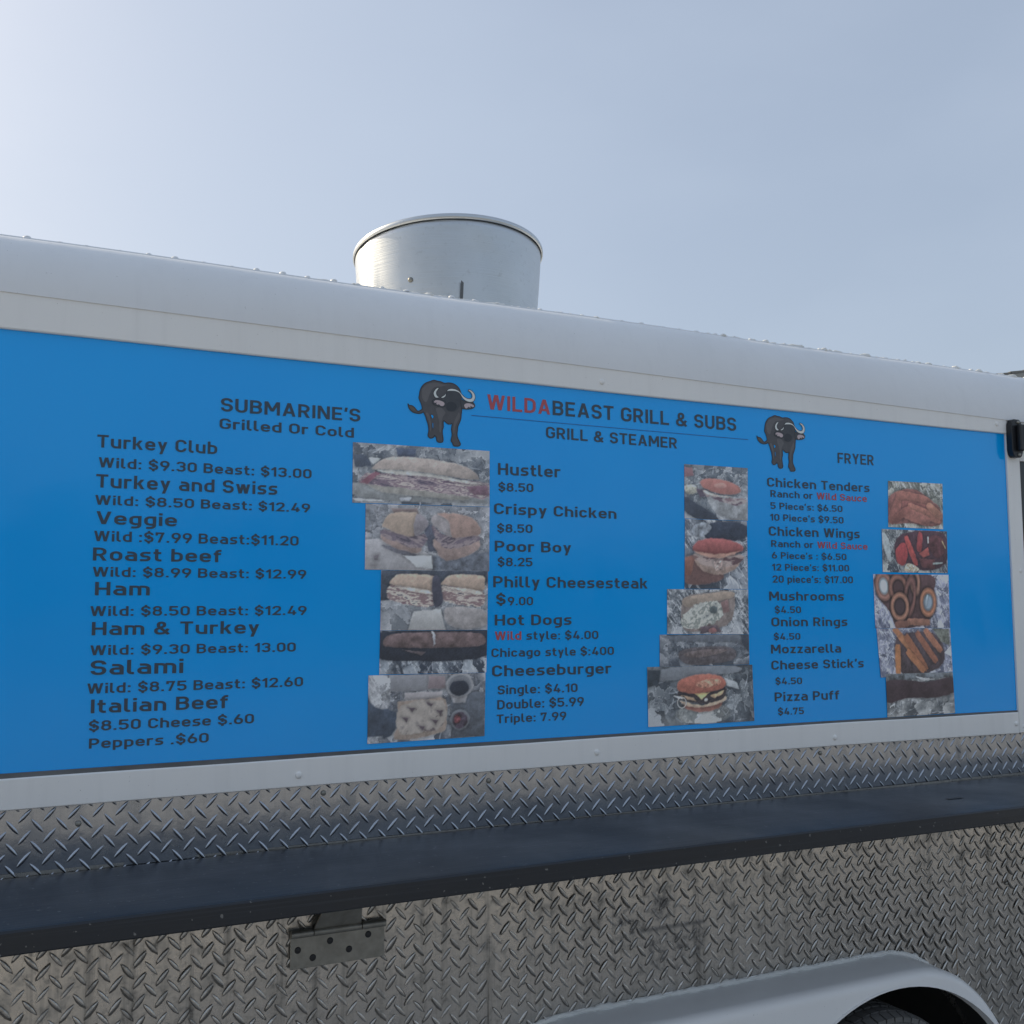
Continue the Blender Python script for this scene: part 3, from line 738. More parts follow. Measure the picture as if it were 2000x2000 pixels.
def emblem(ox, oz):
    V, F, FM = [], [], []
    mats = [M['emb_dark'], M['emb_body'], M['emb_lite'], M['emb_head'], M['emb_horn'], M['emb_ear'], M['emb_tuft'], M['panel']]
    lay = [0]
    def put(p2, faces, mi):
        lay[0] += 1
        o = len(V); y = YT - 0.00005 * lay[0]
        for q in p2: V.append((ox + q[0] / 1000.0, y, oz + q[1] / 1000.0))
        for f_ in faces: F.append(tuple(o + i for i in f_)); FM.append(mi)
    def fill(key, mi, sm=True):
        p = smooth_poly(EMBLEM[key]) if sm else [Vector(q) for q in EMBLEM[key]]
        put(p, tessellate_polygon([[Vector((q.x, q.y, 0)) for q in p]]), mi)
    def edge(key, w, mi=0):
        p = smooth_poly(EMBLEM[key])
        v, f_ = stroke([(q.x, q.y) for q in p], True, w)
        put(v, f_, mi)
    fill('body', 1)
    for k in ('lite4', 'lite1', 'lite2', 'lite3'): fill(k, 2)
    edge('body', 1.25)
    fill('tuft', 6)
    fill('gap1', 7); fill('gap2', 7); edge('gap1', .5); edge('gap2', .4)
    fill('head', 3); fill('muzzle', 0)
    for k in ('earbg1', 'earbg2'): fill(k, 3); edge(k, .8)
    for k in ('horn1', 'horn2', 'horn3'): edge(k, 1.5); fill(k, 4)
    fill('ear1', 5); fill('ear2', 5)
    return mesh('buffalo_emblem', V, F, None, panel, mats=mats, fmat=FM)
emblem(1.0, 2.09)
emblem(2.0632, 2.0885)

# --- food photographs printed on the panel (flat print: colours per vertex of a fine sheet)
class Canvas:
    def __init__(s, w, h, seed, step=0.0019):
        s.nx, s.ny = max(20, int(w / step)), max(20, int(h / step))
        s.U, s.V = np.meshgrid(np.linspace(0, 1, s.nx), np.linspace(0, 1, s.ny))
        s.asp = w / h
        s.rg = np.random.default_rng(seed)
        s.a = np.zeros((s.ny, s.nx, 3))
    def vnoise(s, fx, fy, oct=3, ang=0.0):
        ca, sa = math.cos(ang), math.sin(ang)
        u = s.U * s.asp; v = s.V
        x = (u * ca + v * sa) * fx; y = (-u * sa + v * ca) * fy
        out = 0; amp = 1; tot = 0
        for o in range(oct):
            tb = s.rg.random((64, 64)); ox, oy = s.rg.random(2) * 64
            px, py = x + ox, y + oy
            i, j = np.floor(px).astype(int), np.floor(py).astype(int)
            fx_, fy_ = px - i, py - j
            fx_ = fx_ * fx_ * (3 - 2 * fx_); fy_ = fy_ * fy_ * (3 - 2 * fy_)
            g = lambda a, b: tb[b % 64, a % 64]
            out = out + amp * ((g(i, j) * (1 - fx_) + g(i + 1, j) * fx_) * (1 - fy_) + (g(i, j + 1) * (1 - fx_) + g(i + 1, j + 1) * fx_) * fy_)
            tot += amp; amp *= 0.55; x, y = x * 2.03, y * 2.03
        return out / tot
    def bgd(s, dark, light, f=4, ang=0.3, shine=0.35, n=70, region=None):
        """crumpled foil: facets of different brightness, creases and glints"""
        dark, light = np.array(dark, float), np.array(light, float)
        n = int(n * 2.0)
        P = s.rg.random((n, 2)) * [s.asp, 1]; tone = s.rg.random(n) ** 1.3; dirn = s.rg.uniform(0, 6.28, n)
        u = s.U * s.asp + (s.vnoise(f * 2, f * 2) - .5) * .30; v = s.V * 1.25 + (s.vnoise(f * 2, f * 2) - .5) * .30
        d1 = np.full(u.shape, 9.0); d2 = d1.copy(); idx = np.zeros(u.shape, int)
        for k in range(n):
            d = np.hypot(u - P[k, 0], (v - P[k, 1]))
            m = d < d1
            d2 = np.where(m, d1, np.minimum(d2, d)); idx = np.where(m, k, idx); d1 = np.where(m, d, d1)
        t = tone[idx] + 1.2 * ((u - P[idx, 0]) * np.cos(dirn[idx]) + (v - P[idx, 1]) * np.sin(dirn[idx])) / (1.0 / math.sqrt(n)) * .3
        rid = 1 - np.abs(2 * s.vnoise(f * 3.0, f * 5, 4, ang) - 1) * 1.6
        t = 0.42 * t + 0.46 * s.vnoise(f * 1.0, f * 2.0, 4, ang) + 0.14 * rid
        t = np.clip((t - .22) / .62, 0, 1)
        c = dark + (light - dark) * t[..., None]
        crease = np.clip(1 - (d2 - d1) * math.sqrt(n) * 3.2, 0, 1)
        gl = np.clip((s.vnoise(f * 1.6, f * 7, 3, ang) - (1 - shine * .72)) * 7, 0, 1)
        c = c + (np.array([205, 215, 222]) - c) * np.clip(crease * (tone[idx][..., None].squeeze() > .6) * .35 + gl * shine, 0, 1)[..., None]
        c = c * (1 - .22 * crease * (tone[idx] < .35))[..., None]
        # thin crinkles: tapered bright and dark slivers
        u_, v_ = s.U * s.asp, s.V
        for k in range(int(n * .55)):
            a = ang + s.rg.normal(0, .9); L = s.rg.uniform(.06, .30); w = s.rg.uniform(.004, .022)
            px, py = s.rg.random() * s.asp, s.rg.random()
            X = (u_ - px) * math.cos(a) + (v_ - py) * math.sin(a); Y = -(u_ - px) * math.sin(a) + (v_ - py) * math.cos(a) + 1.5 * X * X * s.rg.normal(0, 1)
            tt = np.clip(X / L, 0, 1); m = np.clip(1.2 - np.abs(Y) / (w * np.sqrt(tt * (1 - tt) + 1e-4) * 2 + 1e-4), 0, 1) * (X > 0) * (X < L)
            br_ = s.rg.random() < .52
            c = c + (np.array([200, 212, 224] if br_ else [44, 54, 68]) - c) * (m * s.rg.uniform(.2, .2 + .9 * shine) * (1 if br_ else .8))[..., None].clip(0, 1)
        if region is None: s.a[:] = c
        else:
            m = s.mask(region, .02)[..., None]; s.a = s.a * (1 - m) + c * m
    def sd(s, pts):
        """signed distance-like field of a polygon (positive inside), in v units"""
        p = np.array(pts, float); n = len(p); u, v = s.U, s.V
        ins = np.zeros(u.shape, bool); dist = np.full(u.shape, 9.0)
        for i in range(n):
            x0, y0 = p[i]; x1, y1 = p[(i + 1) % n]
            cond = (y0 > v) != (y1 > v)
            with np.errstate(divide='ignore', invalid='ignore'):
                xi = (x1 - x0) * (v - y0) / (y1 - y0 + 1e-12) + x0
            ins ^= cond & (u < xi)
            dx, dy = (x1 - x0) * s.asp, y1 - y0
            t = np.clip((((u - x0) * s.asp) * dx + (v - y0) * dy) / (dx * dx + dy * dy + 1e-12), 0, 1)
            dist = np.minimum(dist, np.hypot((u - x0) * s.asp - t * dx, v - y0 - t * dy))
        return np.where(ins, dist, -dist)
    def mask(s, pts, soft=.012, rough=0.0):
        d = s.sd([tuple(q) for q in smooth_poly([Vector(p) for p in pts], 3)] if len(pts) > 4 else pts)
        if rough: d = d + (s.vnoise(14, 14, 3) - .5) * rough
        return np.clip(.5 + d / soft, 0, 1)
    def put(s, m, col):
        s.a = s.a * (1 - m[..., None]) + np.asarray(col) * m[..., None]
    def poly(s, pts, col, tex=.12, rough=.03, light=0.25, f=10, dark=True):
        m = s.mask(pts, .02, rough)
        vs = [p[1] for p in pts]; v0, v1 = min(vs), max(vs)
        sh = 1 + light * (0.5 - (s.V - v0) / max(1e-3, v1 - v0)) + 1.7 * tex * (s.vnoise(f, f, 4) - .5) * 2 + .5 * tex * (s.vnoise(f * 3.5, f * 3.5, 2) - .5) * 2
        if dark: s.a = s.a * (1 - .35 * np.clip(s.mask(pts, .09, rough) - m, 0, 1))[..., None]
        s.put(m, np.clip(np.array(col, float)[None, None] * sh[..., None], 0, 255))
    def layers(s, pts, cols, fx=3, fy=14, ang=0.0, rough=.05):
        m = s.mask(pts, .02, rough); t = s.vnoise(fx, fy, 4, ang); t = (t - t.min()) / (t.max() - t.min() + 1e-9)
        k = np.clip((t * 1.35 - .18) * (len(cols) - 1), 0, len(cols) - 1.001); i = k.astype(int); f = np.clip((k - i - .3) / .4, 0, 1)
        cs = np.array(cols, float); c = cs[i] * (1 - f[..., None]) + cs[i + 1 if False else np.minimum(i + 1, len(cols) - 1)] * f[..., None]
        s.put(m, c)
    def ell(s, cx, cy, rx, ry, ang=0.0, n=18, **k):
        ca, sa = math.cos(ang), math.sin(ang)
        p = []
        for i in range(n):
            t = 2 * math.pi * i / n; x = rx * s.asp * math.cos(t); y = ry * math.sin(t)
            p.append((cx + (x * ca - y * sa) / s.asp, cy + x * sa + y * ca))
        return p
    def blob(s, cx, cy, rx, ry, col, ang=0.0, **k): s.poly(s.ell(cx, cy, rx, ry, ang), col, **k)
    def bar(s, x0, y0, x1, y1, w, col, **k):
        dx, dy = (x1 - x0) * s.asp, y1 - y0; l = math.hypot(dx, dy); nx, ny = -dy / l * w, dx / l * w
        ex, ey = dx / l * w * .8, dy / l * w * .8
        q = [(x0 * s.asp + nx, y0 + ny), (x0 * s.asp - ex, y0 - ey), (x0 * s.asp - nx, y0 - ny), (x1 * s.asp - nx, y1 - ny), (x1 * s.asp + ex, y1 + ey), (x1 * s.asp + nx, y1 + ny)]
        s.poly([(a / s.asp, b) for a, b in q], col, **k)
    def ring(s, cx, cy, rx, ry, w, col, hole=None, ang=0.0):
        ca, sa = math.cos(ang), math.sin(ang)
        x = (s.U - cx) * s.asp; y = s.V - cy; X = x * ca + y * sa; Y = -x * sa + y * ca
        q = np.sqrt((X / (rx * s.asp)) ** 2 + (Y / ry) ** 2); d = np.abs(q - 1) * min(rx * s.asp, ry)
        if hole is not None: s.put(np.clip((1 - q) * 12, 0, 1), hole)
        m = np.clip((w - d) / .02, 0, 1)
        s.a = s.a * (1 - .4 * np.clip((w * 1.7 - d) / .04, 0, 1) * (1 - m))[..., None]
        c = np.array(col, float) * (1.18 - .5 * (d / w)[..., None] + .25 * (s.vnoise(18, 18, 3) - .5)[..., None])
        s.put(m, np.clip(c, 0, 255))

FD, FL = (62, 74, 88), (150, 160, 170)
def ph_turkey_club(c):
    c.bgd((70, 82, 96), (140, 150, 158), 4, .1, .3, 60)
    c.poly([(0, .2), (.1, .2), (.13, .38), (.02, .42)], (62, 74, 92)); c.poly([(.3, .05), (.45, .04), (.44, .2), (.32, .2)], (66, 80, 104))
    c.poly([(.11, .24), (.2, .24), (.14, .36)], (176, 186, 188), light=0)
    c.poly([(0, .68), (.4, .7), (.5, .85), (.9, .86), (.9, .95), (.1, .93)], (122, 130, 134))
    c.poly([(.1, .66), (.3, .6), (.6, .72), (.84, .82), (.8, .9), (.5, .86), (.2, .8)], (136, 138, 134))
    c.layers([(.05, .66), (.1, .5), (.3, .5), (.5, .47), (.75, .56), (.99, .58), (.99, .84), (.82, .84), (.5, .76), (.2, .7)], [(72, 70, 90), (104, 92, 108), (150, 140, 145), (120, 104, 116), (165, 160, 158), (100, 86, 104)], 3, 13, .12)
    c.poly([(.05, .66), (.16, .46), (.19, .5), (.1, .68)], (124, 82, 98)); c.poly([(.82, .66), (.98, .62), (1, .8), (.88, .8)], (108, 84, 100))
    c.poly([(.16, .44), (.3, .43), (.55, .46), (.8, .55), (.97, .6), (.8, .6), (.55, .52), (.3, .5)], (172, 176, 172), light=.1)
    c.poly([(.13, .42), (.2, .27), (.3, .2), (.5, .2), (.72, .25), (.86, .35), (.92, .5), (.88, .53), (.65, .48), (.4, .43), (.2, .43)], (153, 146, 141), tex=.1, light=.35)
    c.poly([(.0, .93), (.2, .94), (.22, .96), (.02, .97)], (180, 190, 196)); c.poly([(.33, .9), (.42, .88), (.4, .95), (.34, .95)], (160, 170, 182))
def ph_turkey_swiss(c):
    c.bgd((104, 114, 126), (160, 166, 174), 4, .6, .35, 60)
    c.poly([(0, .55), (.3, .62), (.53, .8), (.53, 1), (0, 1)], (146, 150, 156), tex=.06); c.poly([(.53, .78), (1, .7), (1, 1), (.53, 1)], (88, 98, 112), tex=.25)
    c.poly([(.14, .62), (.3, .68), (.42, .78), (.3, .78), (.17, .68)], (92, 96, 108)); c.poly([(.3, .78), (.52, .78), (.53, .97), (.4, .95)], (168, 178, 182), tex=.05)
    c.poly([(.45, .3), (.56, .3), (.62, .7), (.5, .72)], (70, 78, 96)); c.poly([(.2, .06), (.4, .05), (.42, .16), (.22, .14)], (120, 108, 108))
    for (x, fl) in ((.13, 1), (.53, -1)):
        c.poly([(x, .45), (x + .1, .47), (x + .3, .62), (x + .28, .74), (x + .12, .68), (x, .55)] if fl > 0 else [(x + .02, .5), (x + .2, .56), (x + .37, .48), (x + .37, .68), (x + .12, .85), (x + .02, .66)], (136, 120, 116), light=.3)
        c.layers([(x + .01, .38), (x + .34, .46), (x + .3, .66), (x + .15, .6), (x, .48)] if fl > 0 else [(x, .3), (x + .1, .45), (x + .37, .44), (x + .36, .56), (x + .15, .66), (x + .02, .52)], [(70, 68, 84), (102, 94, 108), (132, 122, 128), (84, 78, 92), (150, 140, 138)], 4, 10, .4 * fl)
    c.poly([(.13, .33), (.17, .16), (.25, .12), (.4, .12), (.38, .3), (.38, .48), (.25, .44), (.15, .36)], (152, 138, 124), tex=.08, light=.25)
    c.poly([(.4, .14), (.47, .2), (.49, .32), (.4, .48), (.375, .38)], (118, 116, 124))
    c.poly([(.52, .18), (.6, .12), (.68, .22), (.7, .48), (.6, .4), (.53, .28)], (140, 138, 142)); c.poly([(.57, .12), (.75, .12), (.88, .22), (.93, .42), (.8, .47), (.69, .48), (.67, .3), (.64, .2)], (146, 124, 116), tex=.1, light=.2)
    c.poly([(.06, .78), (.11, .76), (.1, .86), (.07, .86)], (98, 96, 104)); c.poly([(.05, .93), (.09, .92), (.08, .95)], (100, 98, 104))
def ph_veggie(c):
    c.bgd((96, 106, 116), (158, 166, 174), 4, .5, .3, 60); c.poly([(0, 0), (1, 0), (1, .2), (0, .3)], (56, 66, 80), tex=.2)
    c.poly([(0, .2), (.1, .3), (.08, .5), (0, .5)], (48, 58, 72))
    c.poly([(.3, .68), (.55, .65), (.6, 1), (.25, 1)], (152, 158, 160), tex=.06); c.poly([(.6, .62), (.95, .66), (1, .9), (.8, .98), (.62, .9)], (132, 132, 134))
    for x, d in ((.06, 0), (.53, .02)):
        c.layers([(x, .3 + d), (x + .1, .24), (x + .42, .34), (x + .43, .58), (x + .3, .6), (x + .03, .5)], [(110, 88, 96), (170, 164, 158), (120, 100, 104), (176, 170, 162), (84, 82, 94)], 4, 15, .15)
        c.poly([(x + .02, .2 + d), (x + .08, .08 + d), (x + .2, .06), (x + .42, .09), (x + .44, .2), (x + .42, .34), (x + .2, .28), (x + .05, .24)], (160, 143, 128), tex=.1, light=.4)
        c.poly([(x + .06, .27), (x + .25, .3), (x + .41, .36), (x + .39, .41), (x + .2, .34)], (180, 176, 168), light=0)
    c.poly([(.47, .12), (.53, .12), (.57, .5), (.5, .62), (.47, .4)], (58, 62, 78))
def ph_roast(c):
    c.bgd((44, 56, 72), (132, 146, 158), 4, 1.0, .55, 50)
    c.poly([(0, .04), (1, 0), (1, .6), (.6, .72), (.3, .7), (0, .64)], (36, 44, 58), tex=.1)
    c.poly([(.04, .18), (.15, .06), (.5, .04), (.85, .05), (.96, .12), (.97, .35), (.7, .4), (.3, .4), (.05, .36)], (94, 80, 82), tex=.2, light=.35, f=7)
    c.poly([(.2, .44), (.42, .5), (.38, .58)], (84, 78, 84)); c.poly([(.47, .02), (.5, .05), (.51, .32), (.49, .36)], (150, 158, 168), rough=.06)
def ph_italian(c):
    c.bgd((64, 74, 88), (150, 158, 166), 4, .6, .35, 60)
    c.poly([(.18, 0), (.66, .0), (.66, .24), (.17, .25)], (118, 124, 132), tex=.05); c.poly([(.5, .02), (.64, .04), (.65, .22), (.5, .22)], (122, 112, 118), tex=.08)
    c.poly([(.0, .32), (.16, .5), (.24, .6), (.2, .9), (0, .9)], (52, 66, 84), tex=.15); c.poly([(.7, .3), (1, .3), (1, 1), (.7, 1)], (72, 82, 94), tex=.15)
    c.poly([(.3, .27), (.62, .27), (.62, .38), (.3, .38)], (142, 142, 146), tex=.05)
    c.poly([(.24, .44), (.28, .4), (.5, .38), (.65, .4), (.66, .8), (.62, .9), (.4, .97), (.22, .95), (.26, .7)], (134, 122, 112), tex=.12, light=.1)
    c.layers([(.27, .46), (.63, .42), (.63, .8), (.45, .88), (.26, .86)], [(88, 80, 84), (142, 138, 132), (152, 148, 142), (128, 124, 122)], 6, 6, .8)
    for (x, y) in ((.36, .52), (.52, .46), (.56, .72), (.45, .8), (.31, .66), (.6, .58)):
        c.poly([(x - .035, y - .03), (x + .03, y - .01), (x + .01, y + .06)], (70, 62, 72))
    c.poly([(.68, .3), (.85, .3), (.82, .46), (.72, .45)], (136, 140, 146)); c.blob(.775, .18, .12, .19, (150, 156, 162), light=.05, tex=.04); c.blob(.775, .19, .105, .165, (112, 120, 130), light=-.2, tex=.04); c.blob(.77, .23, .088, .12, (34, 42, 56), tex=.1)
    c.blob(.78, .72, .085, .155, (104, 112, 122), tex=.05); c.blob(.78, .73, .068, .125, (58, 52, 66), tex=.4, f=16); c.blob(.755, .71, .03, .07, (112, 60, 68), tex=.5, f=20)
    c.bgd((110, 118, 126), (185, 192, 198), 6, .9, .5, 40, [(0, .0), (.16, .02), (.18, .2), (.16, .5), (.02, .4)]); c.bgd((80, 90, 100), (190, 196, 202), 8, .9, .6, 40, [(0, .9), (.12, .9), (.14, 1), (0, 1)])
def ph_hustler(c):
    c.bgd((72, 86, 100), (142, 152, 160), 4, .35, .35, 50)
    c.poly([(0, .05), (.12, .06), (.14, .2), (0, .24)], (124, 92, 100)); c.poly([(0, .6), (.2, .72), (.55, 1), (.2, 1), (0, .85)], (52, 62, 78), tex=.1)
    c.poly([(.0, .4), (.16, .38), (.2, .5), (.1, .56), (.02, .52)], (158, 162, 150), tex=.3); c.poly([(.18, .44), (.34, .46), (.4, .56), (.24, .6)], (78, 70, 86))
    c.layers([(.3, .5), (.6, .6), (.95, .6), (.9, .72), (.6, .7), (.38, .6)], [(96, 82, 94), (150, 146, 148), (126, 104, 110), (160, 156, 156)], 5, 12, .1)
    c.poly([(.4, .55), (.98, .62), (1, 1), (.6, .95), (.4, .75)], (134, 142, 148), tex=.18, dark=False)
    c.layers([(.36, .52), (.6, .58), (.98, .6), (.86, .72), (.55, .66)], [(92, 78, 92), (150, 146, 148), (122, 100, 108)], 6, 14, .1)
    c.poly(c.ell(.57, .38, .33, .135, .12), (160, 104, 98), tex=.06, light=.22); c.blob(.56, .36, .1, .05, (178, 130, 122), tex=.05, dark=False)
    c.poly([(.3, .46), (.5, .54), (.75, .56), (.5, .57), (.32, .51)], (176, 172, 166), light=0)
def ph_crispy(c):
    c.bgd((58, 70, 86), (138, 150, 162), 4, .9, .6, 45); c.poly([(.35, .08), (.6, .02), (1, .06), (.95, .26), (.5, .32), (.32, .26)], (44, 54, 72), tex=.15)
    c.poly([(.12, .12), (.28, .04), (.42, .1), (.28, .26), (.14, .24)], (128, 140, 152), tex=.3)
    c.poly([(.0, .6), (.15, .52), (.3, .6), (.6, .78), (.55, .88), (.2, .95), (0, .9)], (108, 80, 78), tex=.12); c.poly([(0, .55), (.16, .52), (.1, .8), (0, .8)], (126, 84, 74))
    c.poly([(.14, .54), (.3, .62), (.8, .62), (.9, .56), (.78, .72), (.5, .8), (.25, .72)], (148, 128, 118), tex=.15)
    c.layers([(.15, .5), (.9, .5), (.86, .62), (.5, .7), (.22, .62)], [(82, 62, 68), (156, 142, 138), (110, 84, 82)], 5, 13, 0)
    c.poly([(.12, .42), (.2, .32), (.4, .27), (.68, .28), (.88, .34), (.93, .42), (.8, .48), (.5, .52), (.2, .48)], (146, 78, 78), tex=.1, light=.5)
    c.poly([(.16, .46), (.5, .5), (.88, .44), (.6, .55), (.3, .53)], (158, 122, 108), light=0); c.poly([(.45, .6), (.6, .58), (.62, .72), (.48, .74)], (150, 134, 130), tex=.4, f=24)
def ph_philly(c):
    c.bgd((58, 70, 82), (150, 160, 168), 5, .9, .6, 70)
    c.poly([(.2, .2), (.5, .08), (.8, .06), (.82, .45), (.72, .8), (.3, .96), (.18, .8)], (118, 110, 108), tex=.15); c.poly([(.2, .2), (.55, .08), (.8, .05), (.78, .2), (.4, .32), (.22, .4)], (140, 128, 116))
    c.layers([(.18, .6), (.3, .4), (.45, .28), (.65, .3), (.68, .6), (.5, .8), (.25, .88), (.16, .78)], [(70, 82, 86), (150, 158, 154), (172, 178, 172), (120, 130, 126), (165, 170, 166)], 7, 7, .4, .1)
    c.blob(.56, .46, .05, .09, (70, 84, 88)); c.poly([(.65, .3), (.74, .22), (.76, .5), (.68, .52)], (116, 92, 92)); c.poly([(.4, .84), (.6, .8), (.66, .95), (.4, .98)], (84, 74, 84)); c.blob(.55, .92, .05, .06, (120, 82, 84))
def ph_hotdog(c):
    c.bgd((58, 70, 84), (122, 132, 142), 3, .4, .25, 40); c.poly([(0, 0), (.15, .05), (.4, .02), (1, .02), (1, .3), (.8, .25), (.2, .2)], (84, 94, 106), tex=.1)
    c.poly([(.2, .62), (.3, .45), (.6, .38), (.78, .42), (.85, .6), (.8, .85), (.5, .96), (.28, .92)], (78, 76, 82), tex=.2); c.poly([(.26, .6), (.5, .48), (.75, .5), (.6, .66), (.35, .74)], (96, 88, 90), tex=.2)
    c.poly([(.9, .0), (1, 0), (1, .6), (.92, .3)], (46, 56, 70))
def ph_cheeseburger(c):
    c.bgd((52, 64, 76), (118, 130, 138), 4, .5, .3, 55); c.poly([(.12, .05), (.45, 0), (.85, .02), (.86, .12), (.5, .18), (.12, .24)], (104, 114, 124), tex=.08)
    c.poly([(0, .04), (.12, .06), (.1, .3), (0, .35)], (40, 52, 64)); c.poly([(.72, .22), (.84, .3), (.86, .42), (.74, .36)], (160, 172, 178), tex=.05)
    c.bgd((96, 106, 110), (165, 172, 172), 6, .3, .4, 50, [(.3, .72), (.7, .7), (.76, .9), (.6, .99), (.36, .97), (.26, .86)])
    c.poly([(.34, .66), (.5, .7), (.68, .62), (.66, .74), (.5, .8), (.36, .74)], (128, 84, 76), light=-.3); c.poly([(.3, .58), (.5, .68), (.72, .54), (.7, .64), (.5, .72), (.34, .67)], (170, 152, 132), light=.2)
    c.layers([(.29, .42), (.5, .47), (.72, .36), (.71, .58), (.5, .66), (.31, .56)], [(34, 36, 46), (56, 52, 58), (40, 40, 50), (150, 130, 104)], 5, 12, -.05)
    c.poly([(.43, .47), (.58, .46), (.5, .58)], (198, 176, 116), light=0); c.poly([(.58, .52), (.71, .44), (.7, .5), (.62, .57)], (178, 150, 114)); c.poly([(.33, .5), (.42, .54), (.44, .6), (.36, .57)], (150, 128, 104))
    c.poly([(.27, .34), (.3, .24), (.4, .17), (.55, .14), (.67, .18), (.73, .28), (.72, .38), (.6, .45), (.42, .47), (.3, .43)], (160, 92, 78), tex=.1, light=.35, f=18); c.poly([(.45, .3), (.55, .24), (.68, .24), (.66, .34), (.5, .38)], (184, 126, 104), tex=.3, f=24, dark=False)
    c.ring(.31, .62, .04, .09, .018, (196, 196, 192), None, .5); c.poly([(.24, .5), (.3, .52), (.33, .56), (.28, .55)], (190, 192, 190)); c.blob(.54, .59, .02, .03, (190, 190, 186))
def ph_tenders(c):
    c.bgd((76, 84, 80), (170, 176, 168), 5, 1.1, .6, 50)
    c.poly([(.05, .9), (.0, .4), (.2, .2), (.5, .16), (.75, .35), (.95, .55), (.98, .85), (.8, .95), (.4, .9)], (118, 74, 70), tex=.2)
    for (a, b, x, y, w, col) in ((.06, .85, .2, .4, .11, (136, 84, 76)), (.2, .32, .7, .42, .12, (140, 88, 78)), (.3, .5, .82, .62, .09, (122, 72, 68)), (.4, .56, .9, .78, .1, (152, 98, 84)), (.3, .68, .7, .84, .11, (148, 94, 84)), (.15, .8, .36, .6, .08, (128, 78, 70)), (.74, .5, .96, .72, .08, (154, 104, 86))):
        c.bar(a, b, x, y, w, col, tex=.14, light=.3)
def ph_wings(c):
    c.bgd((52, 62, 74), (150, 160, 160), 5, 1.0, .55, 60); c.poly([(.3, .1), (.95, .05), (.98, .75), (.6, .95), (.2, .6)], (64, 44, 56), tex=.2)
    c.poly([(0, .12), (.06, .12), (.12, .4), (.12, .75), (.05, .6)], (150, 166, 172), tex=.1)
    c.poly([(.2, .5), (.28, .32), (.36, .34), (.38, .6), (.32, .84), (.22, .76)], (152, 56, 60), tex=.12, light=.3); c.bar(.37, .2, .5, .78, .07, (164, 66, 64), tex=.12); c.bar(.58, .1, .56, .45, .075, (146, 58, 62), tex=.1)
    c.poly([(.56, .55), (.7, .38), (.72, .58), (.62, .64)], (158, 74, 70)); c.poly([(.7, .15), (.92, .15), (.95, .5), (.85, .65), (.74, .5)], (80, 46, 52), tex=.25); c.poly([(.56, .66), (.8, .68), (.8, .9), (.6, .88)], (90, 52, 56), tex=.2)
    c.poly([(.34, .86), (.4, .78), (.55, .9), (.5, .98), (.34, .96)], (182, 172, 150), tex=.3, f=24); c.bar(.7, .16, .7, .28, .02, (190, 196, 196)); c.bar(.92, .25, .97, .4, .015, (170, 160, 120)); c.bar(.78, .78, .92, .76, .02, (130, 150, 150))
def ph_rings(c):
    c.bgd((74, 84, 112), (176, 184, 206), 6, 1.0, .6, 80); c.poly([(.06, .0), (.75, .0), (.8, .3), (.7, .9), (.3, .98), (.2, .7), (.05, .4)], (74, 54, 58), tex=.15)
    c.ring(.13, .22, .085, .22, .055, (130, 92, 82), (176, 196, 208), -.15); c.ring(.32, .26, .1, .22, .055, (118, 80, 70), (70, 50, 54), -.2); c.ring(.54, .12, .05, .2, .05, (136, 98, 84), None, -.1)
    c.ring(.47, .4, .06, .3, .045, (104, 70, 66), None, .15); c.ring(.33, .6, .1, .22, .055, (140, 98, 80), (64, 50, 56), .1); c.ring(.71, .52, .09, .22, .055, (146, 96, 72), (128, 150, 168), .12); c.bar(.7, .4, .68, .56, .02, (150, 172, 186))
    c.bar(.45, .88, .7, .9, .06, (134, 92, 76)); c.bar(.28, .94, .42, .92, .06, (112, 76, 66))
def ph_sticks(c):
    c.bgd((82, 92, 118), (172, 180, 200), 6, .9, .55, 80); c.poly([(.25, .2), (.75, .1), (.9, .5), (.8, .9), (.3, .98)], (66, 58, 66), tex=.2); c.poly([(.75, .0), (.98, .02), (.98, .4), (.86, .3)], (96, 104, 98), tex=.3)
    for (a, b, x, y, col) in ((.25, .04, .46, .5, (158, 104, 72)), (.26, .4, .24, .92, (164, 106, 66)), (.4, .2, .62, .86, (138, 86, 62)), (.4, .52, .58, .9, (154, 98, 66)), (.55, .14, .76, .7, (134, 84, 66)), (.66, .06, .84, .48, (150, 98, 76))):
        c.bar(a, b, x, y, .075, col, tex=.12, light=.1)
    c.poly([(.9, .56), (.99, .4), (1, .65)], (196, 202, 212), light=0)
def ph_puff(c):
    c.bgd((60, 70, 78), (150, 158, 160), 4, -.15, .5, 45); c.poly([(0, .0), (1, 0), (1, .12), (0, .16)], (86, 96, 104), tex=.3); c.poly([(.44, .08), (.6, .12), (.7, .16), (.55, .2)], (170, 178, 182), tex=.1)
    c.poly([(0, .18), (.3, .16), (.6, .22), (1, .12), (1, .48), (.7, .6), (.3, .58), (0, .66)], (52, 42, 50), tex=.14, light=.2, f=5)

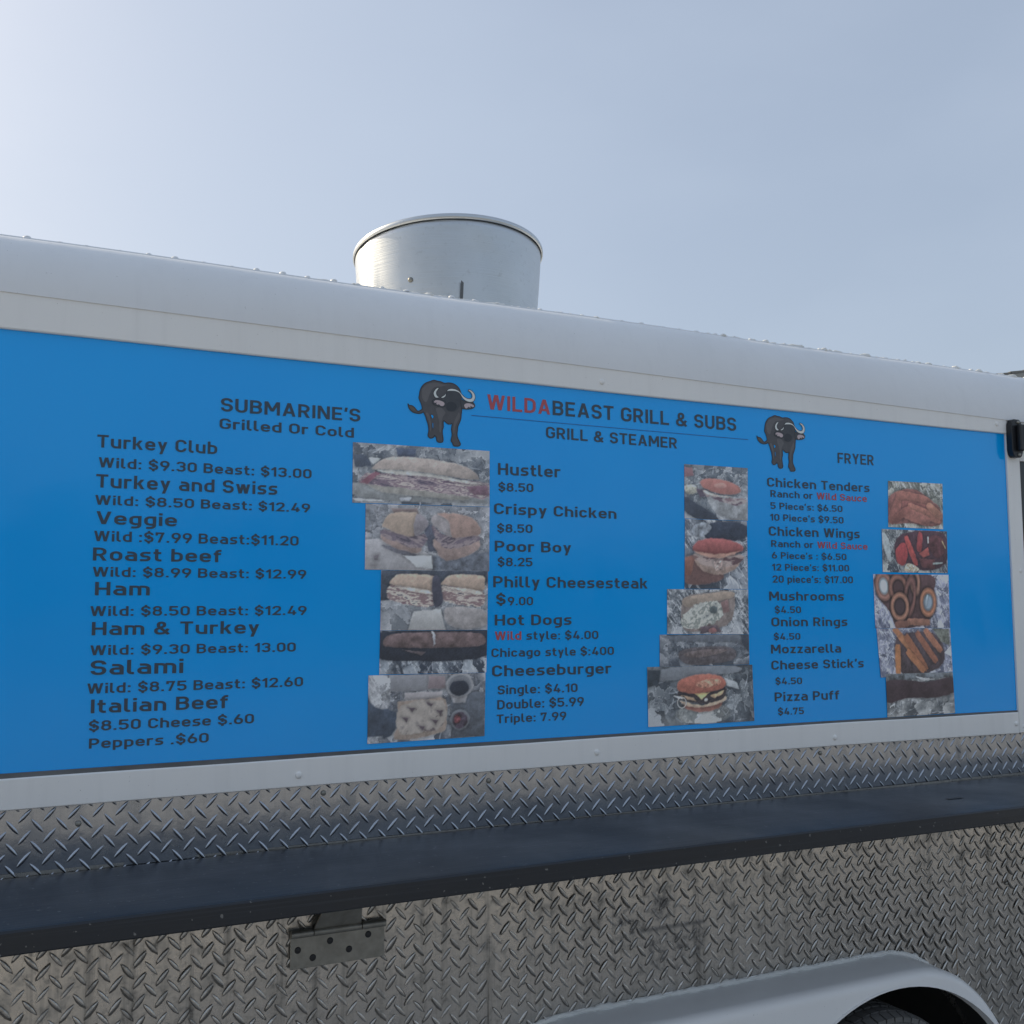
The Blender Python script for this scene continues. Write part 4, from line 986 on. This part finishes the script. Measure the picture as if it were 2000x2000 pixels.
WHITE_SEEN = lin((160, 172, 184))
for k, (nm, q) in enumerate(PHOTOS.items()):
    tl, tr, br, bl = [np.array(p) for p in q]
    w = (np.linalg.norm(tr - tl) + np.linalg.norm(br - bl)) / 2; h = (np.linalg.norm(bl - tl) + np.linalg.norm(br - tr)) / 2
    cv = Canvas(w, h, 100 + k)
    globals()['ph_' + nm](cv)
    U, V_ = cv.U[..., None], cv.V[..., None]
    P = (tl * (1 - U) + tr * U) * (1 - V_) + (bl * (1 - U) + br * U) * V_
    yy = YT - 0.0004 - 0.00015 * (k % 5)
    vs = np.stack([P[..., 0], np.full(P.shape[:2], yy), P[..., 1]], -1).reshape(-1, 3)
    idx = np.arange(cv.nx * cv.ny).reshape(cv.ny, cv.nx)
    fs = np.stack([idx[1:, :-1], idx[1:, 1:], idx[:-1, 1:], idx[:-1, :-1]], -1).reshape(-1, 4)
    o = mesh('food_photo', vs.tolist(), fs.tolist(), M['photo'], panel)
    seen = np.clip(cv.a + cv.rg.normal(0, 3, cv.a.shape[:2])[..., None], 0, 255)
    grey = seen.mean(-1, keepdims=True)
    col = np.clip(lin(np.clip(12 + 0.95 * (grey + (seen - grey) * 0.80), 0, 255)) / WHITE_SEEN * 0.8 * np.array([0.93, 1.0, 1.10]), 0.004, 0.9)  # prints lifted and greyed: glare over them put into the colours
    rgba = np.concatenate([col, np.ones(col.shape[:2] + (1,))], -1).reshape(-1)
    at = o.data.color_attributes.new('print', 'FLOAT_COLOR', 'POINT')
    at.data.foreach_set('color', rgba.astype(np.float32))
    o['label'] = {'turkey_club': 'photo of a long turkey sub on foil', 'turkey_swiss': 'photo of a halved sub, two halves side by side', 'veggie': 'photo of two sub halves on pale paper', 'roast': 'dark photo of a long brown roll on foil', 'italian': 'photo of a cheese covered sandwich beside a cup', 'hustler': 'photo of a reddish bun on a tray', 'crispy': 'photo of a dark red sandwich bun', 'philly': 'photo of a cheesesteak in foil', 'hotdog': 'murky grey photo of a wrapped hot dog', 'cheeseburger': 'photo of a cheeseburger with yellow cheese', 'tenders': 'photo of fried chicken tenders', 'wings': 'photo of red chicken wings', 'rings': 'photo of onion rings on foil', 'sticks': 'photo of orange cheese sticks', 'puff': 'dark photo of a brown pizza puff'}[nm]

# ------------------------------------------------------------------ fender outline (needed for the plate cut-out)
FEN_R = [(2.36, .615), (2.45, .6095), (2.54, .580), (2.60, .543), (2.66, .490), (2.715, .42), (2.76, .335), (2.79, .24), (2.80, .13)]
FMID = 1.87
FEN = [(2 * FMID - x, z) for x, z in reversed(FEN_R)] + [(x, .615) for x in grow(1.44, 2.30, 12)] + FEN_R
FEN = [(x, z) for x, z in FEN]
def fen_top(x):
    if x <= FEN[0][0] or x >= FEN[-1][0]: return None
    for (a, za), (b, zb) in zip(FEN[:-1], FEN[1:]):
        if a <= x <= b: return za + (zb - za) * (x - a) / max(1e-9, b - a)

# ------------------------------------------------------------------ diamond-plate cladding
def lug_unit(L=0.0195, Wd=0.0041, Hh=0.0027):
    V, F = [], []
    ts = [-1, -.72, -.3, .3, .72, 1]
    for t in ts:
        w = Wd * max(0.0, 1 - t * t) ** 0.75 + 0.0002; hh = Hh * max(0.0, 1 - t * t) ** 0.55
        for s, q in ((-1, 0), (-.42, 1), (.42, 1), (1, 0)):
            V.append((t * L, s * w, q * hh - 0.0002))
    for i in range(5):
        for k in range(3):
            F.append((4 * i + k, 4 * (i + 1) + k, 4 * (i + 1) + k + 1, 4 * i + k + 1))
    return np.array(V), F
LUGV, LUGF = lug_unit()
PX, PZ = 0.0458, 0.0430
SK = [(math.cos(2 * math.pi * i / 10), math.sin(2 * math.pi * i / 10)) for i in range(10)]
def lugs(x0, x1, z0, z1, ox, oz, y, mat, parent, keep=None, seed=0, skirt=False, hk=1.0):
    rr = random.Random(seed); V, F, FM = [], [], []
    for i in range(int((x1 - x0) / PX * 2) + 4):
        for j in range(int((z1 - z0) / PZ * 2) + 4):
            if (i + j) % 2: continue
            cx = x0 + ox + (i - 1) * PX / 2; cz = z0 + oz + (j - 1) * PZ / 2
            if not (x0 + .006 < cx < x1 - .006 and z0 - .004 < cz < z1 + .004): continue
            if keep and not keep(cx, cz): continue
            a = R(49) if i % 2 == 0 else R(-49)
            a += rr.uniform(-.03, .03); ca, sa = math.cos(a), math.sin(a); k = rr.uniform(.94, 1.05); o = len(V)
            for (p, q, h) in LUGV:
                X = cx + (p * ca - q * sa) * k; Z = cz + (p * sa + q * ca) * k
                V.append((min(max(X, x0), x1), y - h * k * hk, min(max(Z, z0), z1)))
            F += [tuple(o + m for m in f_) for f_ in LUGF]; FM += [0] * len(LUGF)
            if skirt and rr.random() < 0.78:                      # grime dried round the lug, shaped as a painted contact-shade ring
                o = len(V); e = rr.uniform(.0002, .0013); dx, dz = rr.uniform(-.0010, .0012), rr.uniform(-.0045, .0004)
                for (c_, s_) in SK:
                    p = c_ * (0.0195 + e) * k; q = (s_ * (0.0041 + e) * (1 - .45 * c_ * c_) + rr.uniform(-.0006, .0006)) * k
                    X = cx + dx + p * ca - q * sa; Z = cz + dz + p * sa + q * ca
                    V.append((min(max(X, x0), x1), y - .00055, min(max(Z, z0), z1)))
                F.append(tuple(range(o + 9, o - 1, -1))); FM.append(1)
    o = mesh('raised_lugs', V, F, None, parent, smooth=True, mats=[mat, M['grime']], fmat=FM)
    return tag(o, kind='stuff')

def wav(x, z, s):
    return 0.0016 * math.sin(x * 2.1 + s) * math.sin(z * 6 + s * 2) + 0.0009 * math.sin(x * 6.3 + z * 4 + s)

# strip above the shelf
v = []; f = []; zs = grow(1.07, 1.2185, 4)
for x in XW:
    for z in zs: v.append((x, 0.002, z + (bow(x) if z < 1.1 else bow(x))))
for a in range(len(XW) - 1):
    for i in range(3): f.append((a * 4 + i, (a + 1) * 4 + i, (a + 1) * 4 + i + 1, a * 4 + i + 1))
upl = mesh('tread_plate', v, f, M['plate_up'], trailer, smooth=True)
upl['label'] = 'clean tread plate strip between the white trim and the shelf'
lugs(XL, XR, 1.072, 1.222, 0.012, 0.021, 0.002, M['plate_up'], upl, seed=3)

# sheets below the shelf, cut round the wheel well
FB = 0.17
def plate_low(x0, x1, y, ox, oz, s, label):
    n = max(4, int((x1 - x0) / 0.02)); xs = grow(x0, x1, n); zn = 12; V, F = [], []
    for x in xs:
        ft = fen_top(x); b = FB if ft is None else max(FB, ft - 0.035)
        for i in range(zn):
            z = b + (1.090 - b) * i / (zn - 1); V.append((x, y + wav(x, z, s), z))
    for a in range(n - 1):
        for i in range(zn - 1): F.append((a * zn + i, (a + 1) * zn + i, (a + 1) * zn + i + 1, a * zn + i + 1))
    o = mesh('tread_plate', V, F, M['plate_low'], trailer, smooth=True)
    o['label'] = label
    def keep(cx, cz):
        ft = fen_top(cx)
        return cz < 1.075 and (ft is None or cz > ft - 0.012)
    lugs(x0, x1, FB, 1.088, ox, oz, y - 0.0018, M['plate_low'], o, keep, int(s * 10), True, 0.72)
    return o
pl = [plate_low(XL, 1.1405, 0.000, 0.010, 0.013, 1.0, 'weathered lower tread plate sheet with the hinge on it'),
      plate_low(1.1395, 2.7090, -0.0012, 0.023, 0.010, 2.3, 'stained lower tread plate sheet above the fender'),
      plate_low(2.7070, XR, -0.0002, 0.017, 0.024, 3.7, 'lower tread plate sheet right of the fender')]
psc = dome('screw', 0.0062, 0.0032, M['steel'], upl, 'y')
for i, (x, z) in enumerate([(0.2164, 1.1763), (0.7301, 1.1987), (1.1427, 1.1967), (1.7082, 1.2048), (2.194, 1.2)]):
    place(psc, i == 0, (x, 0.001, z), upl)
for (x, z, k) in [(1.2327, 0.7127, 1), (1.7142, 0.7245, 1), (2.1709, 0.7523, 1), (2.9341, 0.7556, 2), (2.70, .92, 1), (0.3, .75, 0)]:
    place(psc, False, (x, -0.0015, z), pl[k])

# ------------------------------------------------------------------ shelf
zs_ = 1.0835; th = 0.0415; yd = -0.392
prof = [(-0.004, zs_ - th), (yd + .003, zs_ - th), (yd, zs_ - th + .003), (yd, zs_ - .0045), (yd + .0035, zs_ - .0005), (yd + .012, zs_), (-0.004, zs_)]
shelf = sweep_x('counter_shelf', grow(XL + .1, XR - .3, 61), prof, M['shelf'], trailer, dz=lambda x, i: bow(x) * .8 - .002)
kn = sweep_x('knot_mark', [2.44, 2.47, 2.50], [(-0.215, zs_ + .0012 + bow(2.4) * .8 - .002), (-.232, zs_ + .0012 + bow(2.4) * .8 - .002)], M['black'], shelf, close=False)

# ------------------------------------------------------------------ shelf hinge under the counter
hg = bpy.data.objects.new('shelf_hinge', None); C.objects.link(hg); hg.parent = trailer
box('hinge_leaf', 0.657, 0.8745, -0.0085, -0.0045, 0.826, 0.8955, M['steel'], hg, 0.0012)
def cyl_x(name, x0, x1, y, z, r, mat, parent, seg=14):
    V, F = [], []
    for x in (x0, x1):
        for i in range(seg):
            a = 2 * math.pi * i / seg; V.append((x, y + r * math.cos(a), z + r * math.sin(a)))
    for i in range(seg): F.append((i, (i + 1) % seg, seg + (i + 1) % seg, seg + i))
    F += [tuple(range(seg)), tuple(range(2 * seg - 1, seg - 1, -1))]
    o = mesh(name, V, F, mat, parent, smooth=True); o.data.set_sharp_from_angle(angle=R(40)); return o
for a, b in ((0.657, 0.7055), (0.7075, 0.8165), (0.8185, 0.8745)):
    cyl_x('knuckle', a, b, -0.0135, 0.9015, 0.0085, M['steel'], hg)
V = [(0.708, -0.018, 0.909), (0.816, -0.018, 0.909), (0.790, -0.115, 1.040), (0.735, -0.115, 1.040), (0.708, -0.014, 0.911), (0.816, -0.014, 0.911), (0.790, -0.111, 1.042), (0.735, -0.111, 1.042)]
mesh('support_leaf', V, [(0, 1, 2, 3), (7, 6, 5, 4), (0, 4, 5, 1), (1, 5, 6, 2), (2, 6, 7, 3), (3, 7, 4, 0)], M['steel'], hg)
hs = dome('hinge_screw', 0.0076, 0.0022, M['steel_dark'], hg, 'y', 14)
for i, (x, z) in enumerate([(0.674, 0.866), (0.708, 0.846), (0.747, 0.877), (0.791, 0.853), (0.836, 0.879)]):
    place(hs, i == 0, (x, -0.0084, z), hg)

# ------------------------------------------------------------------ exhaust duct on the roof
du = bpy.data.objects.new('exhaust_duct', None); C.objects.link(du); du.parent = trailer
DX, DY, DR = 1.376, 0.80, 0.3105
ztop, zbot = 2.7765, 2.43
lean = Vector((-0.395, -0.919, 0)).normalized(); side = Vector((-lean.y, lean.x, 0))   # the duct stands slightly out of plumb
def duct_pt(a, t, r):
    q = lean * math.cos(a) * r + side * math.sin(a) * r
    dz = (0.0303 * math.cos(a) + 0.0133 * math.sin(a)) * t * (r / DR)
    return (DX + q.x, DY + q.y, zbot + (ztop - zbot) * t + dz)
seg = 128; V, F = [], []
ts = grow(0, 1, 13)
def dent(a, t):
    d = 0.0
    d += -0.010 * math.exp(-((a + 1.02 + .10 * t) / .05) ** 2) * (0.5 + .5 * (1 - t)) + 0.004 * math.exp(-((a + .88 + .06 * t) / .06) ** 2)          # crease by the left edge
    d += -0.009 * math.exp(-((a + .80) / .13) ** 2 - ((t - .30) / .12) ** 2)
    d += 0.0035 * math.sin(3 * a + 1) * (1 - .6 * t) + 0.0015 * math.sin(7 * a + 4 * t)
    d += -0.003 * math.exp(-((a - .35) / .12) ** 2 - ((t - .72) / .10) ** 2)
    return d * (1 - t ** 5)
for t in ts:
    r0 = DR * (0.922 + 0.068 * t)
    for i in range(seg):
        a = 2 * math.pi * i / seg; aa = (a + math.pi) % (2 * math.pi) - math.pi
        V.append(duct_pt(a, t, r0 + dent(aa, t)))
n = len(ts)
for k in range(n - 1):
    for i in range(seg):
        j = (i + 1) % seg; F.append((k * seg + i, k * seg + j, (k + 1) * seg + j, (k + 1) * seg + i))
duct = mesh('duct_wall', V, F, M['galv'], du, smooth=True)
so = duct.modifiers.new('thick', 'SOLIDIFY'); so.thickness = 0.0025; so.offset = -1
V, F = [], []; rs = 10
for i in range(seg):
    a = 2 * math.pi * i / seg
    for k in range(rs):
        b = 2 * math.pi * k / rs
        p = duct_pt(a, 1.0, DR + 0.0035 * math.cos(b)); V.append((p[0], p[1], p[2] + 0.0085 * math.sin(b) - .004))
for i in range(seg):
    for k in range(rs):
        F.append((i * rs + k, ((i + 1) % seg) * rs + k, ((i + 1) % seg) * rs + (k + 1) % rs, i * rs + (k + 1) % rs))
mesh('rolled_rim', V, F, M['galv'], du, smooth=True)
def on_duct(a, t, off=0.0):
    r0 = DR * (0.922 + 0.068 * t) + dent(a, t) + off
    return duct_pt(a, t, r0)
ds = dome('screw', 0.0085, 0.006, M['steel'], du, 'z', 12)
for i, (a, t) in enumerate(((-0.40, .50), (1.50, .20), (0.1, -.1))):
    p = on_duct(a, t); place(ds, i == 0, p, du)
    q = ds if i == 0 else du.children[-1]
    nrm = lean * math.cos(a) + side * math.sin(a)
    for ob in du.children:
        if ob.name.startswith('screw') and tuple(round(c, 4) for c in ob.location) == tuple(round(c, 4) for c in (p[0], p[1], p[2] + ZO)):
            ob.rotation_mode = 'QUATERNION'; ob.rotation_quaternion = nrm.to_track_quat('Z', 'Y')
# small dark tab standing against the duct
V = []
for (a, t, off) in ((.100, -.10, .004), (.128, -.10, .004), (.150, .44, .006), (.126, .46, .006), (.100, -.10, .010), (.128, -.10, .010), (.150, .44, .012), (.126, .46, .012)):
    V.append(on_duct(a, t, off))
mesh('mounting_tab', V, [(0, 1, 2, 3), (7, 6, 5, 4), (0, 4, 5, 1), (1, 5, 6, 2), (2, 6, 7, 3), (3, 7, 4, 0)], M['lip'], du)
# curb flashing round the foot
V, F = [], []
for (r, z) in ((DR * .99, 2.475), (DR * 1.0, 2.452), (DR * 1.10, 2.446)):
    for i in range(48):
        a = 2 * math.pi * i / 48; V.append((DX + r * math.cos(a), DY + r * math.sin(a), z))
for k in range(2):
    for i in range(48):
        j = (i + 1) % 48; F.append((k * 48 + i, k * 48 + j, (k + 1) * 48 + j, (k + 1) * 48 + i))
mesh('roof_flashing', V, F, M['galv'], du, smooth=True)

# ------------------------------------------------------------------ right-hand bay: black bracket and serving window
brk = bpy.data.objects.new('awning_bracket', None); C.objects.link(brk); brk.parent = trailer
pp = []
for k in range(32):
    a = 2 * math.pi * k / 32; cxr, czr = (0.0215, 0.052)
    x = 3.0465 + 0.0255 * max(-1, min(1, 1.25 * math.cos(a))) ; z = 2.167 + 0.063 * max(-1, min(1, 1.12 * math.sin(a)))
    pp.append((x, z))
V = [(x, -0.0075, z) for x, z in pp] + [(x, -0.030, z) for x, z in pp]; n = 32
F = [tuple(range(n, 2 * n)), tuple(range(n - 1, -1, -1))] + [(i, (i + 1) % n, n + (i + 1) % n, n + i) for i in range(n)]
bevel_mod(mesh('back_plate', V, F, M['black'], brk), 0.002)
bevel_mod(box('arm', 3.060, 3.65, -0.052, -0.031, 2.150, 2.208, M['black'], brk), 0.003)
bevel_mod(box('arm_gusset', 3.040, 3.066, -0.048, -0.0305, 2.125, 2.212, M['black'], brk), 0.004)
bb = dome('bolt', 0.0065, 0.006, M['steel'], brk, 'y', 6)
for i, (x, z) in enumerate(((3.051, 2.2205), (3.051, 2.1135))): place(bb, i == 0, (x, -0.030, z), brk)

win = bpy.data.objects.new('serving_window', None); C.objects.link(win); win.parent = trailer
box('header', 3.0845, XR, -0.0055, 0.018, 2.098, 2.2445, M['white_trim'], win)
box('sill', 3.0845, XR, -0.006, 0.018, 1.2245, 1.292, M['white_trim'], win)
box('jamb', 3.93, 4.0, -0.007, 0.018, 1.293, 2.097, M['white_trim'], win)
box('glass_pane', 3.0845, 3.929, 0.004, 0.0185, 1.293, 2.097, M['glass'], win)
box('mullion', 3.50, 3.53, -0.003, 0.0035, 1.2935, 2.0965, M['white_trim'], win)
box('end_panel', 4.001, XR, -0.004, 0.0185, 1.293, 2.097, M['white'], win)

# ------------------------------------------------------------------ fender over the tandem wheels
fen = bpy.data.objects.new('wheel_fender', None); C.objects.link(fen); fen.parent = trailer
def inset_curve(pts, d):
    out = []; n = len(pts)
    for i in range(n):
        a = Vector(pts[max(0, i - 1)]); b = Vector(pts[min(n - 1, i + 1)]); t = (b - a).normalized()
        out.append((pts[i][0] + t.y * d, pts[i][1] - t.x * d))
    return out
fs_ = [(p.x, p.y) for p in (lambda P: [Vector(q) for q in P])(FEN)]
# resample smoothly
def crs(pts, k):
    out = []; n = len(pts)
    for i in range(n - 1):
        a, b, c, d = (Vector(pts[max(0, min(n - 1, i + j))]) for j in (-1, 0, 1, 2))
        for t in range(k):
            u = t / k; out.append(tuple(0.5 * ((2 * b) + (c - a) * u + (2 * a - 5 * b + 4 * c - d) * u * u + (3 * b - a - 3 * c + d) * u ** 3)))
    out.append(tuple(pts[-1])); return out
FS = crs(fs_, 4)
FP, FR = 0.150, 0.029
sec = [(0.001, -0.010), (-0.0035, -0.0095), (-0.005, 0.0), (-0.05, 0.0006), (-(FP - FR), 0.002)]
for k in range(1, 8):
    a = math.pi / 2 * k / 7; sec.append((-(FP - FR) - FR * math.sin(a), 0.002 + (FR - .002) * (1 - math.cos(a))))
V, F = [], []
for (y, d) in sec:
    for (x, z) in inset_curve(FS, d): V.append((x, y, z))
n = len(FS)
for k in range(len(sec) - 1):
    for i in range(n - 1): F.append((k * n + i, k * n + i + 1, (k + 1) * n + i + 1, (k + 1) * n + i))
inner = inset_curve(FS, FR)
AR, AZ = 0.51, 0.072; AX = (2.31, 2 * FMID - 2.31)
zb = 0.14
def arch_pts(ax, rev=False):
    pts = []
    dxm = math.sqrt(AR ** 2 - (zb - AZ) ** 2)
    a0 = math.atan2(zb - AZ, dxm)
    for k in range(41):
        a = a0 + (math.pi - 2 * a0) * k / 40
        pts.append((ax + AR * math.cos(a), AZ + AR * math.sin(a)))
    return pts
# the two arches overlap between the wheels: keep the part of each beyond their crossing
xm = FMID
A1 = [p for p in arch_pts(AX[0]) if p[0] > xm + 0.02]
A2 = [p for p in arch_pts(AX[1]) if p[0] < xm - 0.02]
# between the wheels the fender skirt comes down to a blunt point
zc = AZ + math.sqrt(AR ** 2 - (AX[0] - xm) ** 2)
low_edge = A1 + [(xm, zc - 0.004)] + A2
inn = [p for p in inner if p[1] > 0.16 or True]
poly = inn + [q for q in low_edge if q[0] < inn[-1][0] - .012 and q[0] > inn[0][0] + .012]
o = len(V)
for (x, z) in poly: V.append((x, -FP, z))
for t_ in tessellate_polygon([[Vector((x, z, 0)) for x, z in poly]]): F.append((o + t_[0], o + t_[1], o + t_[2]))
# return lip of the arch opening
lp = [q for q in low_edge if q[0] < inn[-1][0] - .012 and q[0] > inn[0][0] + .012]; o = len(V)
for (y, d) in ((-FP, 0), (-FP - .003, -.001), (-FP - .003, .004), (-FP + .03, .006)):
    for (x, z) in lp: V.append((x, y, z + (-.0 - d)))
m = len(lp)
for k in range(3):
    for i in range(m - 1): F.append((o + k * m + i, o + k * m + i + 1, o + (k + 1) * m + i + 1, o + (k + 1) * m + i))
fb = mesh('fender_shell', V, F, M['fender'], fen, smooth=True)
bm = bmesh.new(); bm.from_mesh(fb.data); bmesh.ops.remove_doubles(bm, verts=bm.verts, dist=0.0004); bmesh.ops.recalc_face_normals(bm, faces=bm.faces); bm.to_mesh(fb.data); bm.free()
fb.data.set_sharp_from_angle(angle=R(48))
cp = [p for p in crs(fs_, 7) if p[1] > 0.16]
rr = random.Random(21)
bead('caulk_bead', [(x, -0.0045 + rr.uniform(-.001, .001), z + .004 + rr.uniform(-.0014, .0014)) for x, z in cp], 0.0062, M['caulk'], fen, 22, 0.9, flat=(1.1, .9, 1))

# wheel wells behind the fender and the wheels themselves
V, F = [], []
rings = ((-0.138, 0.024), (-0.120, 0.012), (-0.095, 0.010), (-0.006, 0.008), (0.34, 0.008))
for (y, d) in rings:
    for (x, z) in inset_curve(FS, d): V.append((x, y, z))
for k in range(len(rings) - 1):
    for i in range(n - 1): F.append((k * n + i, k * n + i + 1, (k + 1) * n + i + 1, (k + 1) * n + i))
F.append(tuple(range(4 * n, 5 * n)))
mesh('wheel_well', V, F, M['well'], trailer, smooth=True)

def wheel(cx):
    w = bpy.data.objects.new('wheel', None); C.objects.link(w); w.parent = trailer
    cz, Rt = 0.199, 0.300; yc = -0.034; hw = 0.095
    pr = [(-hw + .012, .195), (-hw - .004, .222), (-hw - .006, .250), (-hw + .004, .275), (-hw + .02, Rt - .011), (-hw + .045, Rt - .009), (0, Rt - .008)]
    pr = pr + [(-a, b) for a, b in reversed(pr[:-1])]
    S = 96; V, F = [], []; m = len(pr)
    for i in range(S):
        a = 2 * math.pi * i / S
        for (y, r) in pr: V.append((cx + r * math.cos(a), yc + y, cz + r * math.sin(a)))
    for i in range(S):
        for k in range(m - 1): F.append((i * m + k, ((i + 1) % S) * m + k, ((i + 1) % S) * m + k + 1, i * m + k + 1))
    mesh('tyre', V, F, M['rubber'], w, smooth=True)
    V, F = [], []
    rows = [(-.092, -.058), (-.052, -.020), (-.014, .014), (.020, .052), (.058, .092)]
    N = 58
    for ri, (y0, y1) in enumerate(rows):
        for i in range(N):
            a0 = 2 * math.pi * (i + (.5 if ri % 2 else .12 * ri)) / N; da = 2 * math.pi / N * (.90 if ri not in (1, 3) else .93)
            sk = .012 * (1 if ri % 2 else -1); o = len(V)
            edge0 = .007 if ri == 0 else 0; edge1 = .007 if ri == 4 else 0
            for (r, g_) in ((Rt - .013, 0), (Rt, .0012)):
                for (yy, aa, e) in ((y0 + g_, a0 + g_ * 3, edge0), (y1 - g_, a0 + g_ * 3 + sk, edge1), (y1 - g_, a0 + da - g_ * 3 + sk, edge1), (y0 + g_, a0 + da - g_ * 3, edge0)):
                    V.append((cx + (r - e) * math.cos(aa), yc + yy, cz + (r - e) * math.sin(aa)))
            F += [(o + 4, o + 5, o + 6, o + 7), (o, o + 1, o + 5, o + 4), (o + 1, o + 2, o + 6, o + 5), (o + 2, o + 3, o + 7, o + 6), (o + 3, o, o + 4, o + 7)]
    tag(mesh('tread_blocks', V, F, M['rubber'], w), kind='stuff')
    V, F = [], []
    pr = [(-hw + .01, .198), (-hw + .03, .185), (-.03, .17), (-.02, .07), (-.05, .06), (-.05, .0)]
    m = len(pr)
    for i in range(48):
        a = 2 * math.pi * i / 48
        for (y, r) in pr: V.append((cx + r * math.cos(a), yc + y, cz + r * math.sin(a)))
    for i in range(48):
        for k in range(m - 1): F.append((i * m + k, ((i + 1) % 48) * m + k, ((i + 1) % 48) * m + k + 1, i * m + k + 1))
    mesh('rim', V, F, M['white_trim'], w, smooth=True)
wheel(2.30)
wheel(1.44)

# ------------------------------------------------------------------ house whose roof shows past the trailer's end
def house():
    h = bpy.data.objects.new('neighbouring_house', None); C.objects.link(h)
    tag(h, 'grey shingled house roof peeking over the trailer at the right edge', 'house')
    shingle = mat_flat('grey_shingle', (0.20, 0.195, 0.18), 0.9, 0.5, var=0.35, vs=6)
    fascia = mat_flat('weathered_fascia', (0.28, 0.285, 0.27), 0.7)
    wall = mat_flat('pale_siding', (0.55, 0.54, 0.50), 0.8)
    glass = M['glass']
    # local frame: origin ground, gable front facing the camera side
    cx, cy = 22.0, 13.0; ca, sa = math.cos(R(-16)), math.sin(R(-16))
    def L(x, y, z): return (cx + x * ca - y * sa, cy + x * sa + y * ca, z)
    hw, dp, ev, rg = 5.2, 8.0, 6.30, 7.20
    def solid(name, pts, faces, mat, par=h): return mesh(name, [L(*p) for p in pts], faces, mat, par, z=0)
    def bx(name, x0, x1, y0, y1, z0, z1, mat, par=h):
        v, f = box_geo(x0, x1, y0, y1, z0, z1); return solid(name, v, f, mat, par)
    pts = [(-hw, 0, 0), (hw, 0, 0), (hw, 0, ev), (0, 0, rg - .12), (-hw, 0, ev), (-hw, dp, 0), (hw, dp, 0), (hw, dp, ev), (0, dp, rg - .12), (-hw, dp, ev)]
    solid('wall', pts, [(0, 1, 2, 3, 4), (9, 8, 7, 6, 5), (0, 4, 9, 5), (1, 6, 7, 2)], wall)
    slope = (rg - ev) / hw
    roofo = bpy.data.objects.new('roof', None); C.objects.link(roofo); roofo.parent = h
    N = 16
    for s in (-1, 1):
        for k in range(N):
            a0, a1 = (hw + .5) * k / N, (hw + .5) * (k + 1) / N + .03
            z0, z1 = rg - a0 * slope, rg - a1 * slope
            t = .05
            solid('shingle_course', [(s * a0, -.55, z0), (s * a1, -.55, z1 + .02), (s * a1, dp + .5, z1 + .02), (s * a0, dp + .5, z0), (s * a0, -.55, z0 - t), (s * a1, -.55, z1 - t), (s * a1, dp + .5, z1 - t), (s * a0, dp + .5, z0 - t)],
                  [(0, 1, 2, 3), (7, 6, 5, 4), (0, 4, 5, 1), (1, 5, 6, 2), (2, 6, 7, 3), (3, 7, 4, 0)], shingle, roofo)
        for k, (o1, t1, y1) in enumerate(((.06, .10, -.60), (.17, .12, -.57))):
            e = hw + .5
            solid('rake_board', [(0, y1, rg - o1), (s * e, y1, rg - e * slope - o1), (s * e, y1, rg - e * slope - o1 - t1), (0, y1, rg - o1 - t1), (0, y1 + .05, rg - o1), (s * e, y1 + .05, rg - e * slope - o1), (s * e, y1 + .05, rg - e * slope - o1 - t1), (0, y1 + .05, rg - o1 - t1)],
                  [(0, 1, 2, 3), (7, 6, 5, 4), (0, 4, 5, 1), (1, 5, 6, 2), (2, 6, 7, 3), (3, 7, 4, 0)], fascia, roofo)
    for x in (-2.6, 2.6):
        w = bx('window', x - .55, x + .55, -.06, .02, 1.1, 2.5, fascia); bx('pane', x - .47, x + .47, -.07, -.061, 1.18, 2.42, glass, w)
    d = bx('door', -.5, .5, -.06, .02, 0, 2.1, fascia); bx('handle', .36, .42, -.1, -.061, 1.0, 1.1, M['steel_dark'], d)
    return h
house()
